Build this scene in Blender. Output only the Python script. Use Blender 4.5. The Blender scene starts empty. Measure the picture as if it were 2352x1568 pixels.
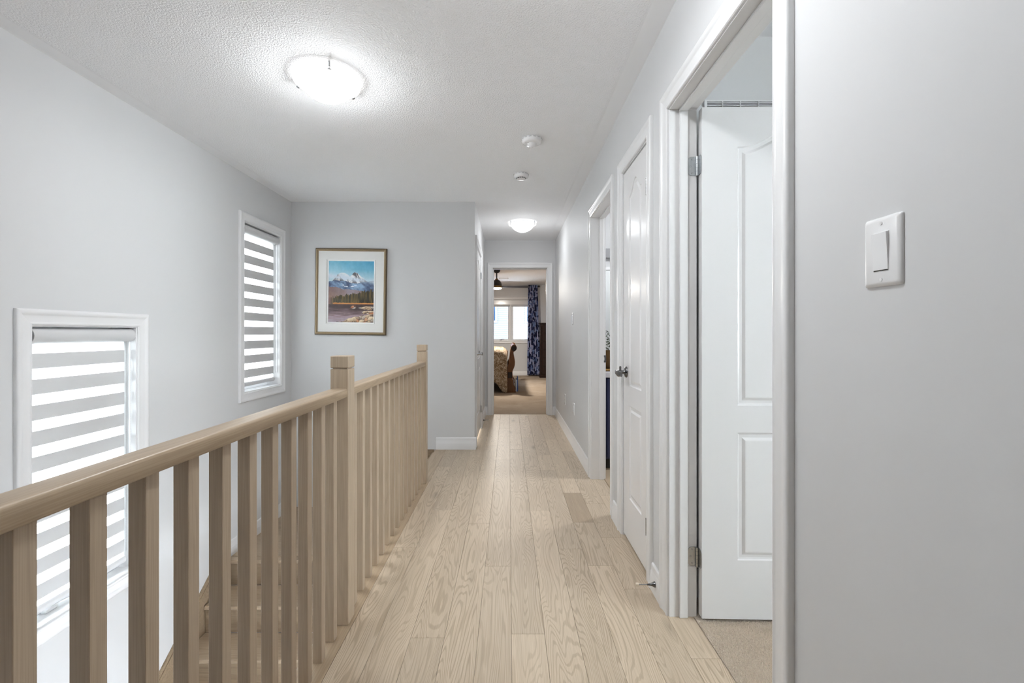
import bpy, bmesh, math, random
import numpy as np
from mathutils import Vector, Matrix

random.seed(7)
rng = np.random.default_rng(11)
S = bpy.context.scene
COL = S.collection
PI = math.pi

# ------------------------------------------------------------------ camera
cam = bpy.data.cameras.new('camera')
cam.sensor_fit = 'HORIZONTAL'; cam.sensor_width = 36.0; cam.lens = 16.0
cam.shift_x = 7.0 / 2352.0; cam.shift_y = -20.0 / 2352.0
cam.clip_start = 0.02; cam.clip_end = 200
co = bpy.data.objects.new('camera', cam); COL.objects.link(co)
co.location = (0, 0, 1.145); co.rotation_euler = (PI / 2, 0, 0)
S.camera = co

# ------------------------------------------------------------------ world (bright overcast day)
SKY = 22.0
w = bpy.data.worlds.new('sky'); S.world = w; w.use_nodes = True
bgn = w.node_tree.nodes['Background']
bgn.inputs[0].default_value = (0.90, 0.95, 1.0, 1); bgn.inputs[1].default_value = SKY

S.view_settings.view_transform = 'Standard'; S.view_settings.look = 'None'
S.view_settings.exposure = 0.92; S.view_settings.gamma = 1.0
S.view_settings.use_curve_mapping = False
cy = S.cycles
cy.use_denoising = True
cy.use_adaptive_sampling = True; cy.adaptive_threshold = 0.05
cy.max_bounces = 8; cy.diffuse_bounces = 5; cy.glossy_bounces = 3
cy.transparent_max_bounces = 12; cy.transmission_bounces = 8
cy.sample_clamp_indirect = 6.0
cy.caustics_reflective = False; cy.caustics_refractive = False

# lamp strengths (each lamp is built further down)
BOWL = 92.0        # radiance of the frosted bowls
BULB = 1.3         # bulb behind the bowl, escaping over its rim

# ------------------------------------------------------------------ materials
def srgb(r, g, b):
    f = lambda c: c / 12.92 if c <= 0.04045 else ((c + 0.055) / 1.055) ** 2.4
    return (f(r / 255), f(g / 255), f(b / 255), 1)

class N:
    """small node-tree helper"""
    def __init__(s, name):
        s.m = bpy.data.materials.new(name); s.m.use_nodes = True
        s.t = s.m.node_tree; s.b = s.t.nodes['Principled BSDF']; s.out = s.t.nodes['Material Output']
    def n(s, typ, **kw):
        nd = s.t.nodes.new(typ)
        for k, v in kw.items(): setattr(nd, k, v)
        return nd
    def l(s, a, b): s.t.links.new(a, b)
    def math(s, op, a, b=None, c=None):
        nd = s.n('ShaderNodeMath', operation=op)
        for i, v in enumerate((a, b, c)):
            if v is None: continue
            if isinstance(v, (int, float)): nd.inputs[i].default_value = v
            else: s.l(v, nd.inputs[i])
        return nd.outputs[0]
    def noise(s, vec, scale, detail=2, rough=0.5, dist=0.0):
        nd = s.n('ShaderNodeTexNoise'); nd.inputs['Scale'].default_value = scale
        nd.inputs['Detail'].default_value = detail; nd.inputs['Roughness'].default_value = rough
        nd.inputs['Distortion'].default_value = dist
        if vec is not None: s.l(vec, nd.inputs['Vector'])
        return nd
    def mapping(s, vec, scale=(1, 1, 1), loc=(0, 0, 0)):
        nd = s.n('ShaderNodeMapping'); nd.inputs['Scale'].default_value = scale
        nd.inputs['Location'].default_value = loc
        s.l(vec, nd.inputs['Vector']); return nd.outputs[0]
    def ramp(s, fac, stops, interp='LINEAR'):
        nd = s.n('ShaderNodeValToRGB'); cr = nd.color_ramp; cr.interpolation = interp
        while len(cr.elements) < len(stops): cr.elements.new(0.5)
        for e, (p, c) in zip(cr.elements, stops): e.position = p; e.color = c
        s.l(fac, nd.inputs[0]); return nd.outputs[0]
    def mix(s, fac, a, b, mode='MIX'):
        nd = s.n('ShaderNodeMix', data_type='RGBA', blend_type=mode)
        for i, v in ((0, fac), (6, a), (7, b)):
            if isinstance(v, (int, float)): nd.inputs[i].default_value = v
            elif isinstance(v, tuple): nd.inputs[i].default_value = v
            else: s.l(v, nd.inputs[i])
        return nd.outputs[2]
    def bump(s, h, strength, dist):
        nd = s.n('ShaderNodeBump'); nd.inputs['Strength'].default_value = strength
        nd.inputs['Distance'].default_value = dist
        s.l(h, nd.inputs['Height']); s.l(nd.outputs[0], s.b.inputs['Normal'])
    def set(s, color=None, rough=None, metal=None, spec=None):
        if color is not None:
            if isinstance(color, tuple): s.b.inputs['Base Color'].default_value = color
            else: s.l(color, s.b.inputs['Base Color'])
        if rough is not None: s.b.inputs['Roughness'].default_value = rough
        if metal is not None: s.b.inputs['Metallic'].default_value = metal
        if spec is not None: s.b.inputs['Specular IOR Level'].default_value = spec
        return s.m

def plain(name, color, rough=0.5, metal=0.0, spec=0.5, nscale=0, nstr=0.0):
    a = N(name)
    if nscale:
        g = a.n('ShaderNodeNewGeometry')
        nz = a.noise(g.outputs['Position'], nscale, 3)
        a.bump(nz.outputs['Fac'], nstr, 0.002)
    return a.set(color, rough, metal, spec)

def paint_mat():
    a = N('grey_wall_paint')
    return a.set((0.66, 0.662, 0.666, 1), 0.55, 0, 0.3)

def ceiling_mat():
    a = N('stippled_ceiling')
    g = a.n('ShaderNodeNewGeometry'); p = g.outputs['Position']
    sx = a.n('ShaderNodeSeparateXYZ'); a.l(p, sx.inputs[0])
    n1 = a.noise(p, 125, 1.5, 0.6)
    h = n1.outputs['Fac']
    # smooth border strip along the walls
    mr = a.n('ShaderNodeMapRange'); mr.inputs[1].default_value = 0.56; mr.inputs[2].default_value = 0.545
    a.l(sx.outputs[0], mr.inputs[0])
    ml = a.n('ShaderNodeMapRange'); ml.inputs[1].default_value = -2.06; ml.inputs[2].default_value = -2.04
    a.l(sx.outputs[0], ml.inputs[0])
    h = a.math('MULTIPLY', h, a.math('MULTIPLY', mr.outputs[0], ml.outputs[0]))
    a.bump(h, 0.7, 0.007)
    return a.set((0.94, 0.945, 0.96, 1), 0.8, 0, 0.2)

def wood_mat(name, light, dark, axis='Y', ring=34.0, contrast=0.55, rough=0.38, sx=1.0, knots=True, tone=0.16):
    """flat-sawn oak: contour lines of a stretched noise field, fine pores, tone per board"""
    a = N(name)
    tc = a.n('ShaderNodeTexCoord'); oi = a.n('ShaderNodeObjectInfo')
    rnd = oi.outputs['Random']
    cmb = a.n('ShaderNodeCombineXYZ')
    for i in range(3): a.l(a.math('MULTIPLY', rnd, 37.0 + 11 * i), cmb.inputs[i])
    add = a.n('ShaderNodeVectorMath', operation='ADD')
    a.l(tc.outputs['Object'], add.inputs[0]); a.l(cmb.outputs[0], add.inputs[1])
    v = add.outputs[0]
    sc = {'X': (1, 9, 9), 'Y': (9, 1, 9), 'Z': (9, 9, 1)}[axis]
    sf = {'X': (7, 420, 420), 'Y': (420, 7, 420), 'Z': (420, 420, 7)}[axis]
    sm = {'X': (3, 55, 55), 'Y': (55, 3, 55), 'Z': (55, 55, 3)}[axis]
    f = a.noise(a.mapping(v, tuple(q * sx for q in sc)), 1.0, 1.5, 0.45, 0.4)
    fib = a.noise(a.mapping(v, sf), 1.0, 0)
    med = a.noise(a.mapping(v, sm), 1.0, 1)
    fj = a.math('ADD', f.outputs['Fac'], a.math('MULTIPLY', med.outputs['Fac'], 0.035))
    rings = a.math('SINE', a.math('MULTIPLY', fj, ring * 2))
    line = a.n('ShaderNodeMapRange'); line.interpolation_type = 'SMOOTHSTEP'
    line.inputs[1].default_value = 0.05; line.inputs[2].default_value = 0.95
    a.l(rings, line.inputs[0])
    lowp = a.noise(a.mapping(v, tuple(q * 0.35 for q in sc)), 1.0, 0)
    amt = a.math('MULTIPLY', line.outputs[0], a.math('ADD', 0.25, a.math('MULTIPLY', lowp.outputs['Fac'], 0.9)))
    c = a.mix(a.math('MULTIPLY', amt, contrast), light, dark)
    c = a.mix(a.math('MULTIPLY', a.math('SUBTRACT', med.outputs['Fac'], 0.35), 0.5), c, dark)
    c = a.mix(0.10, c, a.ramp(fib.outputs['Fac'], [(0.35, (0, 0, 0, 1)), (0.65, (1, 1, 1, 1))]), 'SOFT_LIGHT')
    if knots:
        vo = a.n('ShaderNodeTexVoronoi'); vo.inputs['Scale'].default_value = 1.0
        a.l(a.mapping(v, {'X': (1.6, 5, 5), 'Y': (5, 1.6, 5), 'Z': (5, 5, 1.6)}[axis]), vo.inputs['Vector'])
        k = a.n('ShaderNodeMapRange'); k.inputs[1].default_value = 0.16; k.inputs[2].default_value = 0.03
        a.l(vo.outputs['Distance'], k.inputs[0])
        c = a.mix(a.math('MULTIPLY', k.outputs[0], 0.55), c, tuple(q * 0.55 for q in dark[:3]) + (1,))
    hsv = a.n('ShaderNodeHueSaturation')
    a.l(a.math('ADD', 1.0 - tone * 0.55, a.math('MULTIPLY', rnd, tone)), hsv.inputs['Value'])
    a.l(c, hsv.inputs['Color'])
    a.bump(fib.outputs['Fac'], 0.08, 0.001)
    return a.set(hsv.outputs[0], rough, 0, 0.45)

def sheer_mat():
    a = N('sheer_blind_fabric'); t = a.t
    tr = a.n('ShaderNodeBsdfTransparent'); tr.inputs[0].default_value = (1, 1, 1, 1)
    tl = a.n('ShaderNodeBsdfTranslucent'); tl.inputs[0].default_value = (0.95, 0.95, 0.95, 1)
    m = a.n('ShaderNodeMixShader'); m.inputs[0].default_value = 0.55
    a.l(tr.outputs[0], m.inputs[1]); a.l(tl.outputs[0], m.inputs[2]); a.l(m.outputs[0], a.out.inputs[0])
    return a.m

def opaque_mat():
    a = N('opaque_blind_fabric')
    df = a.n('ShaderNodeBsdfDiffuse'); df.inputs[0].default_value = (0.62, 0.62, 0.62, 1)
    tl = a.n('ShaderNodeBsdfTranslucent'); tl.inputs[0].default_value = (0.85, 0.85, 0.86, 1)
    m = a.n('ShaderNodeMixShader'); m.inputs[0].default_value = 0.03
    a.l(df.outputs[0], m.inputs[1]); a.l(tl.outputs[0], m.inputs[2]); a.l(m.outputs[0], a.out.inputs[0])
    return a.m

def glass_mat(name='window_glass', tint=(0.96, 0.98, 0.98, 1)):
    a = N(name)
    tr = a.n('ShaderNodeBsdfTransparent'); tr.inputs[0].default_value = tint
    gl = a.n('ShaderNodeBsdfGlossy'); gl.inputs['Roughness'].default_value = 0.02
    fr = a.n('ShaderNodeFresnel'); fr.inputs[0].default_value = 1.45
    m = a.n('ShaderNodeMixShader'); a.l(fr.outputs[0], m.inputs[0])
    a.l(tr.outputs[0], m.inputs[1]); a.l(gl.outputs[0], m.inputs[2]); a.l(m.outputs[0], a.out.inputs[0])
    return a.m

def emit_mat(name, color, strength):
    a = N(name); a.b.inputs['Base Color'].default_value = (0.9, 0.9, 0.9, 1)
    a.b.inputs['Roughness'].default_value = 0.3
    a.b.inputs['Emission Color'].default_value = color
    a.b.inputs['Emission Strength'].default_value = strength
    return a.m

def carpet_mat(name, c1, c2):
    a = N(name)
    g = a.n('ShaderNodeNewGeometry'); p = g.outputs['Position']
    n1 = a.noise(p, 180, 4, 0.7); n2 = a.noise(p, 2.2, 3, 0.6, 0.6)
    f = a.math('ADD', a.math('MULTIPLY', n1.outputs['Fac'], 0.6), a.math('MULTIPLY', n2.outputs['Fac'], 0.5))
    c = a.ramp(f, [(0.35, c1), (0.72, c2)])
    a.bump(n1.outputs['Fac'], 0.9, 0.01)
    return a.set(c, 0.95, 0, 0.05)

def curtain_mat():
    a = N('patchwork_curtain')
    tc = a.n('ShaderNodeTexCoord')
    uv = tc.outputs['UV']
    vo = a.n('ShaderNodeTexVoronoi', distance='CHEBYCHEV'); vo.inputs['Scale'].default_value = 1.0
    a.l(a.mapping(uv, (6, 8, 1)), vo.inputs['Vector'])
    v2 = a.n('ShaderNodeTexVoronoi', distance='CHEBYCHEV'); v2.inputs['Scale'].default_value = 1.0
    a.l(a.mapping(uv, (11, 16, 1), (3.3, 1.7, 0)), v2.inputs['Vector'])
    r1 = a.n('ShaderNodeSeparateColor'); a.l(vo.outputs['Color'], r1.inputs[0])
    r2 = a.n('ShaderNodeSeparateColor'); a.l(v2.outputs['Color'], r2.inputs[0])
    c1 = a.ramp(r1.outputs[0], [(0.0, srgb(34, 40, 72)), (0.30, srgb(112, 130, 172)), (0.58, srgb(158, 158, 188)), (0.82, srgb(62, 72, 112))], 'CONSTANT')
    c2 = a.ramp(r2.outputs[0], [(0.0, srgb(28, 32, 60)), (0.55, srgb(150, 155, 186))], 'CONSTANT')
    m = a.mix(a.math('GREATER_THAN', r2.outputs[1], 0.55), c1, c2)
    nz = a.noise(a.mapping(uv, (30, 60, 1)), 1.0, 2)
    m = a.mix(0.2, m, nz.outputs['Fac'], 'OVERLAY')
    return a.set(m, 0.85, 0, 0.15)

def paisley_mat():
    a = N('paisley_comforter_cloth')
    g = a.n('ShaderNodeNewGeometry'); p = g.outputs['Position']
    n1 = a.noise(p, 5, 2, 0.6, 2.0)
    n2 = a.noise(p, 16, 2, 0.6, 1.5)
    swirl = a.math('SINE', a.math('MULTIPLY', n1.outputs['Fac'], 46))
    c = a.ramp(a.math('ADD', a.math('MULTIPLY', swirl, 0.25), n2.outputs['Fac']),
               [(0.2, srgb(120, 98, 74)), (0.5, srgb(160, 140, 116)), (0.8, srgb(196, 180, 160))])
    a.bump(n1.outputs['Fac'], 0.3, 0.03)
    return a.set(c, 0.8, 0, 0.15)

M = {}
M['paint'] = paint_mat()
M['ceil'] = ceiling_mat()
M['trim'] = plain('white_semi_gloss_trim', (0.80, 0.80, 0.804, 1), 0.28, 0, 0.5)
M['door'] = plain('white_door_paint', (0.80, 0.80, 0.804, 1), 0.22, 0, 0.5)
M['plastic'] = plain('white_plastic', (0.84, 0.84, 0.845, 1), 0.18)
M['vinyl'] = plain('white_vinyl', (0.85, 0.86, 0.87, 1), 0.35)
M['floor'] = wood_mat('greige_oak_floor', srgb(198, 181, 159), srgb(154, 135, 111), 'Y', 96, 0.6, 0.44)
M['rail'] = wood_mat('stained_oak_upright', srgb(184, 166, 144), srgb(160, 142, 120), 'Z', 30, 0.25, 0.42, 1.0, False, 0.06)
M['railY'] = wood_mat('stained_oak_rail', srgb(176, 156, 131), srgb(148, 128, 104), 'Y', 30, 0.45, 0.36, 1.0, False, 0.04)
M['tread'] = wood_mat('stained_oak_tread', srgb(166, 147, 124), srgb(138, 120, 98), 'X', 60, 0.5, 0.4, 1.0, False, 0.06)
M['riser'] = wood_mat('dark_stained_riser', srgb(150, 131, 108), srgb(120, 102, 82), 'X', 40, 0.5, 0.45, 1.0, False, 0.05)
M['slab'] = plain('subfloor', (0.3, 0.25, 0.2, 1), 0.9)
M['sheer'] = sheer_mat(); M['opaque'] = opaque_mat(); M['glass'] = glass_mat()
fz = N('frosted_glass'); ft = fz.n('ShaderNodeBsdfTranslucent'); ft.inputs[0].default_value = (0.50, 0.51, 0.52, 1); fz.l(ft.outputs[0], fz.out.inputs[0])  # translucent panes of the added stairwell window
M['frost'] = fz.m
M['screenblue'] = glass_mat('screened_glass', (0.68, 0.71, 0.76, 1)); M['screen'] = glass_mat('lightly_screened_glass', (0.76, 0.765, 0.77, 1))  # second tint, on the right pane, added to dim the view outside
M['cass'] = plain('grey_blind_cassette', (0.62, 0.62, 0.625, 1), 0.5)
M['casscap'] = plain('dark_grey_end_cap', (0.22, 0.22, 0.225, 1), 0.4)
M['chrome'] = plain('satin_nickel', (0.50, 0.515, 0.53, 1), 0.26, 1.0)
M['dchrome'] = plain('dark_nickel', (0.20, 0.20, 0.205, 1), 0.22, 1.0)
M['black'] = plain('black_metal', (0.012, 0.012, 0.014, 1), 0.35)
M['slot'] = plain('dark_recess', (0.03, 0.03, 0.03, 1), 0.8)
M['rubber'] = plain('cream_rubber', srgb(226, 214, 194), 0.6)
M['carpet'] = carpet_mat('beige_carpet', srgb(150, 132, 113), srgb(186, 170, 152))
M['carpet2'] = carpet_mat('pale_beige_carpet', srgb(205, 190, 172), srgb(236, 224, 208))
M['pile'] = plain('beige_carpet_pile', srgb(236, 224, 208), 0.95, 0, 0.05)
M['bowl'] = emit_mat('lit_frosted_glass', (0.945, 0.975, 1.0, 1), BOWL)
M['bowl2'] = emit_mat('bright_lit_frosted_glass', (1.0, 0.985, 0.96, 1), BOWL * 0.24)
M['bowl3'] = emit_mat('softly_lit_frosted_glass', (0.945, 0.975, 1.0, 1), BOWL * 0.31)
M['bowl1'] = emit_mat('warm_lit_frosted_glass', (0.945, 0.975, 1.0, 1), BOWL * 0.74)
M['bowl0'] = emit_mat('dim_lit_frosted_glass', (0.945, 0.975, 1.0, 1), BOWL * 0.58)
M['shoulder'] = emit_mat('frosted_glass_shoulder', (1.0, 0.99, 0.97, 1), 1.6)
M['shoulder'].cycles.emission_sampling = 'NONE'
M['rim'] = emit_mat('frosted_glass_rim', (1.0, 0.985, 0.96, 1), 0.9)
M['rim'].cycles.emission_sampling = 'NONE'
M['fanlight'] = emit_mat('fan_light_diffuser', (1.0, 0.94, 0.86, 1), 430.0)
M['frame'] = plain('champagne_bronze_frame', srgb(150, 132, 104), 0.35, 0.6)
M['framedark'] = plain('dark_bronze_edge', srgb(94, 78, 58), 0.4, 0.5)
M['mat'] = plain('ivory_mat_board', (0.78, 0.775, 0.75, 1), 0.8)
M['matw'] = plain('white_mat_bevel', (0.88, 0.88, 0.87, 1), 0.7)
M['wood_dark'] = wood_mat('dark_mahogany', srgb(38, 19, 13), srgb(18, 9, 7), 'Z', 20, 0.6, 0.25, 1.0, False, 0.05)
M['wood_bed'] = wood_mat('brown_sleigh_bed_wood', srgb(110, 70, 36), srgb(66, 38, 18), 'Z', 16, 0.6, 0.25, 1.0, False, 0.05)
M['paisley'] = paisley_mat()
M['sheet'] = plain('pale_pink_sheet', srgb(214, 200, 194), 0.85, 0, 0.1, 30, 0.2)
M['curtain'] = curtain_mat()
M['navy'] = plain('navy_cabinet_paint', srgb(38, 44, 78), 0.4)
M['stone'] = plain('white_quartz', srgb(206, 204, 208), 0.2)
M['wicker'] = plain('woven_basket', srgb(110, 86, 58), 0.9, 0, 0.1, 220, 1.0)
M['leaf'] = plain('dark_green_leaf', srgb(44, 58, 30), 0.5)
M['brass'] = plain('aged_brass', srgb(150, 118, 70), 0.35, 0.8)
M['tile'] = plain('tan_floor_tile', srgb(190, 170, 145), 0.35)
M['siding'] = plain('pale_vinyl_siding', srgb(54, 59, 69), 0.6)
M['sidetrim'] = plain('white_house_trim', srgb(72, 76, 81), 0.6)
M['skypane'] = plain('blue_reflecting_pane', srgb(20, 36, 52), 0.1, 0, 0.1)
M['mirror'] = plain('mirror_glass', (0.8, 0.82, 0.82, 1), 0.03, 1.0)
M['lfix'] = plain('brushed_grey_fixture', srgb(150, 150, 152), 0.4, 0.5)
M['blue'] = plain('blue_cloth', srgb(60, 95, 165), 0.8)
M['bluew'] = plain('pale_blue_cloth', srgb(205, 220, 240), 0.8)

# ------------------------------------------------------------------ mesh helpers
def link(o, parent=None):
    COL.objects.link(o)
    if parent is not None: o.parent = parent
    return o

def empty(name, loc=(0, 0, 0), parent=None):
    o = bpy.data.objects.new(name, None); o.location = loc; o.empty_display_size = 0.05
    return link(o, parent)

def tag(o, label=None, cat=None, group=None, kind=None):
    if label: o['label'] = label
    if cat: o['category'] = cat
    if group: o['group'] = group
    if kind: o['kind'] = kind
    return o

class MB:
    def __init__(s): s.bm = bmesh.new()
    def box(s, x0, x1, y0, y1, z0, z1, c=0.0, seg=1):
        r = bmesh.ops.create_cube(s.bm, size=1.0)
        vs = r['verts']
        for v in vs:
            v.co = Vector(((x0 + x1) / 2 + v.co.x * (x1 - x0), (y0 + y1) / 2 + v.co.y * (y1 - y0), (z0 + z1) / 2 + v.co.z * (z1 - z0)))
        if c > 0:
            es = list({e for v in vs for e in v.link_edges})
            bmesh.ops.bevel(s.bm, geom=es, offset=c, segments=seg, profile=0.5, affect='EDGES')
        return s
    def face(s, pts):
        vs = [s.bm.verts.new(p) for p in pts]; s.bm.faces.new(vs); return s
    def extr(s, prof, f, t0, t1, cap=True):
        """closed profile [(a,b)] swept from t0 to t1; f(a,b,t)->xyz"""
        A = [s.bm.verts.new(f(a, b, t0)) for a, b in prof]
        B = [s.bm.verts.new(f(a, b, t1)) for a, b in prof]
        n = len(prof)
        for i in range(n):
            j = (i + 1) % n; s.bm.faces.new((A[i], A[j], B[j], B[i]))
        if cap: s.bm.faces.new(A); s.bm.faces.new(B[::-1])
        return s
    def loops(s, rows, closed=True, cap0=False, cap1=False):
        R = [[s.bm.verts.new(p) for p in r] for r in rows]
        n = len(R[0])
        for a, b in zip(R[:-1], R[1:]):
            for i in range(n if closed else n - 1):
                j = (i + 1) % n
                s.bm.faces.new((a[i], a[j], b[j], b[i]))
        if cap0: s.bm.faces.new(R[0])
        if cap1: s.bm.faces.new(R[-1][::-1])
        return s
    def lathe(s, prof, c, axis='Z', seg=32, cap0=True, cap1=True):
        """prof [(r, h)] about axis through c"""
        rows = []
        for r, h in prof:
            row = []
            for k in range(seg):
                a = 2 * PI * k / seg; p, q = r * math.cos(a), r * math.sin(a)
                d = {'Z': (p, q, h), 'X': (h, p, q), 'Y': (q, h, p)}[axis]
                row.append((c[0] + d[0], c[1] + d[1], c[2] + d[2]))
            rows.append(row)
        return s.loops(rows, True, cap0, cap1)
    def tube(s, pts, r, seg=10):
        rows = []; pts = [Vector(p) for p in pts]
        for i, p in enumerate(pts):
            d = (pts[min(i + 1, len(pts) - 1)] - pts[max(i - 1, 0)]).normalized()
            up = Vector((0, 0, 1)) if abs(d.z) < 0.9 else Vector((1, 0, 0))
            u = d.cross(up).normalized(); v = d.cross(u)
            rr = r[i] if isinstance(r, (list, tuple)) else r
            rows.append([p + u * rr * math.cos(2 * PI * k / seg) + v * rr * math.sin(2 * PI * k / seg) for k in range(seg)])
        return s.loops(rows, True, True, True)
    def mesh(s, name, mat, smooth=False):
        bmesh.ops.recalc_face_normals(s.bm, faces=s.bm.faces[:])
        me = bpy.data.meshes.new(name); s.bm.to_mesh(me); s.bm.free()
        me.materials.append(M[mat] if isinstance(mat, str) else mat)
        if smooth:
            me.polygons.foreach_set('use_smooth', [True] * len(me.polygons))
            try: me.set_sharp_from_angle(angle=math.radians(smooth if smooth is not True else 40))
            except Exception: pass
        return me
    def build(s, name, mat, parent=None, smooth=False, loc=None):
        o = bpy.data.objects.new(name, s.mesh(name, mat, smooth))
        if loc is not None: o.location = loc
        return link(o, parent)

def struct(o, label): return tag(o, label, None, None, 'structure')

def copy_tree(o, parent=None):
    c = o.copy(); link(c, parent)
    for ch in list(o.children): copy_tree(ch, c)
    return c

# ------------------------------------------------------------------ layout constants (metres; camera foot at origin)
XR, XL, H = 0.647, -2.14, 2.432
YB, YF = 4.475, 6.34          # stairwell back wall, far hall wall
XC = -0.336                   # corridor left wall
WT = 0.11                     # partition thickness
DH = 2.045                    # door opening height
MY = 12.15                    # bedroom window wall
D1 = (1.108, 1.836); D2 = (2.118, 2.582); D3 = (2.876, 3.560)
D4 = (4.620, 5.440); D5 = (-0.2227, 0.533)
W1 = (2.033, 2.620, -0.205, 1.183); W2 = (3.667, 4.262, 0.655, 2.050)
J = 0.018

def wall_boxes(axis, a0, a1, t0, t1, z0, z1, holes):
    """wall along axis with rectangular holes (u0,u1,z0,z1), built as abutting boxes"""
    m = MB(); cuts = sorted({a0, a1, *[h[0] for h in holes], *[h[1] for h in holes]})
    for u0, u1 in zip(cuts[:-1], cuts[1:]):
        hs = sorted([(h[2], h[3]) for h in holes if h[0] <= u0 + 1e-6 and h[1] >= u1 - 1e-6])
        z = z0
        for lo, hi in hs + [(z1, z1)]:
            if lo - z > 1e-5:
                if axis == 'Y': m.box(t0, t1, u0, u1, z, lo)
                else: m.box(u0, u1, t0, t1, z, lo)
            z = hi
    return m

def dh(d): return (d[0] - J, d[1] + J, -0.5, DH + J)

# ------------------------------------------------------------------ shell
struct(wall_boxes('Y', -2.5, YF, XR, XR + WT, -0.02, H, [dh(D1), dh(D2), dh(D3)]).build('wall_right', 'paint'), 'light grey painted hall wall with three white doorways')
struct(wall_boxes('Y', -0.75, 4.65, XL - 0.17, XL, -2.75, H, [W1, W2]).build('wall_left', 'paint'), 'light grey stairwell wall with two striped-blind windows')
struct(wall_boxes('X', XL, XC - WT, YB, YB + WT, -2.75, H, []).build('wall_back', 'paint'), 'light grey stairwell end wall behind the framed landscape')
struct(wall_boxes('Y', YB, YF, XC - WT, XC, -0.02, H, [dh(D4)]).build('wall_corridor', 'paint'), 'light grey corridor wall with a closed white door')
struct(wall_boxes('X', -3.3, 2.3, YF, YF + WT, -0.02, H, [dh(D5)]).build('wall_far', 'paint'), 'light grey wall around the open bedroom doorway')
struct(wall_boxes('X', -0.84, 4.2, -2.62, -2.5, -0.02, H, []).build('wall_rear', 'paint'), 'light grey wall at the near end of the hall')
struct(wall_boxes('Y', -2.5, -0.6, -0.84, -0.72, -0.02, H, []).build('wall_rear_left', 'paint'), 'light grey wall where the railing begins')
struct(wall_boxes('X', XL, -0.72, -0.75, -0.6, -2.75, H, []).build('wall_stair_near', 'paint'), 'light grey wall closing the near end of the stairwell')
W5 = (1.0, 3.1, -1.75, -0.65)  # opening for the added window that brightens the stairwell
struct(wall_boxes('Y', -0.6, YB, -0.73, -0.61, -2.75, -0.26, [W5]).build('wall_stair_right', 'paint'), 'light grey wall under the edge of the hall floor')
struct(MB().box(XL, -0.73, -0.6, YB, -2.85, -2.75).build('floor', 'tread'), 'wood floor at the foot of the stairs')
struct(MB().box(-3.5, 4.3, -2.7, MY + 0.2, H, H + 0.1).build('ceiling', 'ceil'), 'white stippled ceiling')
# side bedroom
struct(wall_boxes('X', XR + WT, 4.2, 1.98, 2.05, -0.02, H, []).build('wall_bedroom_grille', 'paint'), 'light grey bedroom wall with a return air grille')
struct(wall_boxes('Y', -2.5, 4.4, 4.1, 4.25, -0.02, H, [(-0.95, 0.35, 0.75, 2.1)]).build('wall_bedroom_outer', 'paint'), 'light grey outer wall of the side bedroom')
struct(MB().box(XR + WT - 0.012, 4.1, -2.5, 1.98, -0.03, 0.002).build('floor', 'carpet2'), 'beige carpet in the side bedroom')
# bathroom
struct(wall_boxes('X', XR + WT, 2.7, 2.70, 2.77, -0.02, H, []).build('wall_bathroom_near', 'paint'), 'light grey bathroom wall next to the closet')
struct(wall_boxes('X', XR + WT, 2.7, 4.34, 4.42, -0.02, H, []).build('wall_bathroom_far', 'paint'), 'light grey bathroom wall behind the vanity')
struct(wall_boxes('Y', 2.77, 4.34, 2.62, 2.7, -0.02, H, []).build('wall_bathroom_side', 'paint'), 'light grey bathroom end wall')
struct(MB().box(XR + WT - 0.01, 2.62, 2.77, 4.34, -0.03, 0.004).build('floor', 'tile'), 'tan tiled bathroom floor')
struct(wall_boxes('Y', 2.05, 2.70, 1.40, 1.48, -0.02, H, []).build('wall_closet_back', 'paint'), 'light grey back wall inside the closet')
struct(MB().box(XR + WT - 0.01, 1.40, 2.05, 2.70, -0.03, 0.0).build('floor', 'slab'), 'bare floor inside the closet')
# main bedroom
W3 = (-0.62, 0.74, 0.93, 2.04)
struct(wall_boxes('X', -3.3, 2.3, MY, MY + 0.17, -0.02, H, [W3]).build('wall_bedroom_window', 'paint'), 'grey bedroom wall around the double window')
struct(wall_boxes('Y', YF + WT, MY, -3.3, -3.18, -0.02, H, []).build('wall_bedroom_left', 'paint'), 'grey bedroom wall behind the bed head')
struct(wall_boxes('Y', YF + WT, MY, 2.18, 2.3, -0.02, H, []).build('wall_bedroom_right', 'paint'), 'grey bedroom wall on the tall chest side')
struct(MB().box(-3.2, 2.2, 6.402, MY, -0.03, 0.006).build('floor', 'carpet'), 'beige carpet in the main bedroom')

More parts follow.
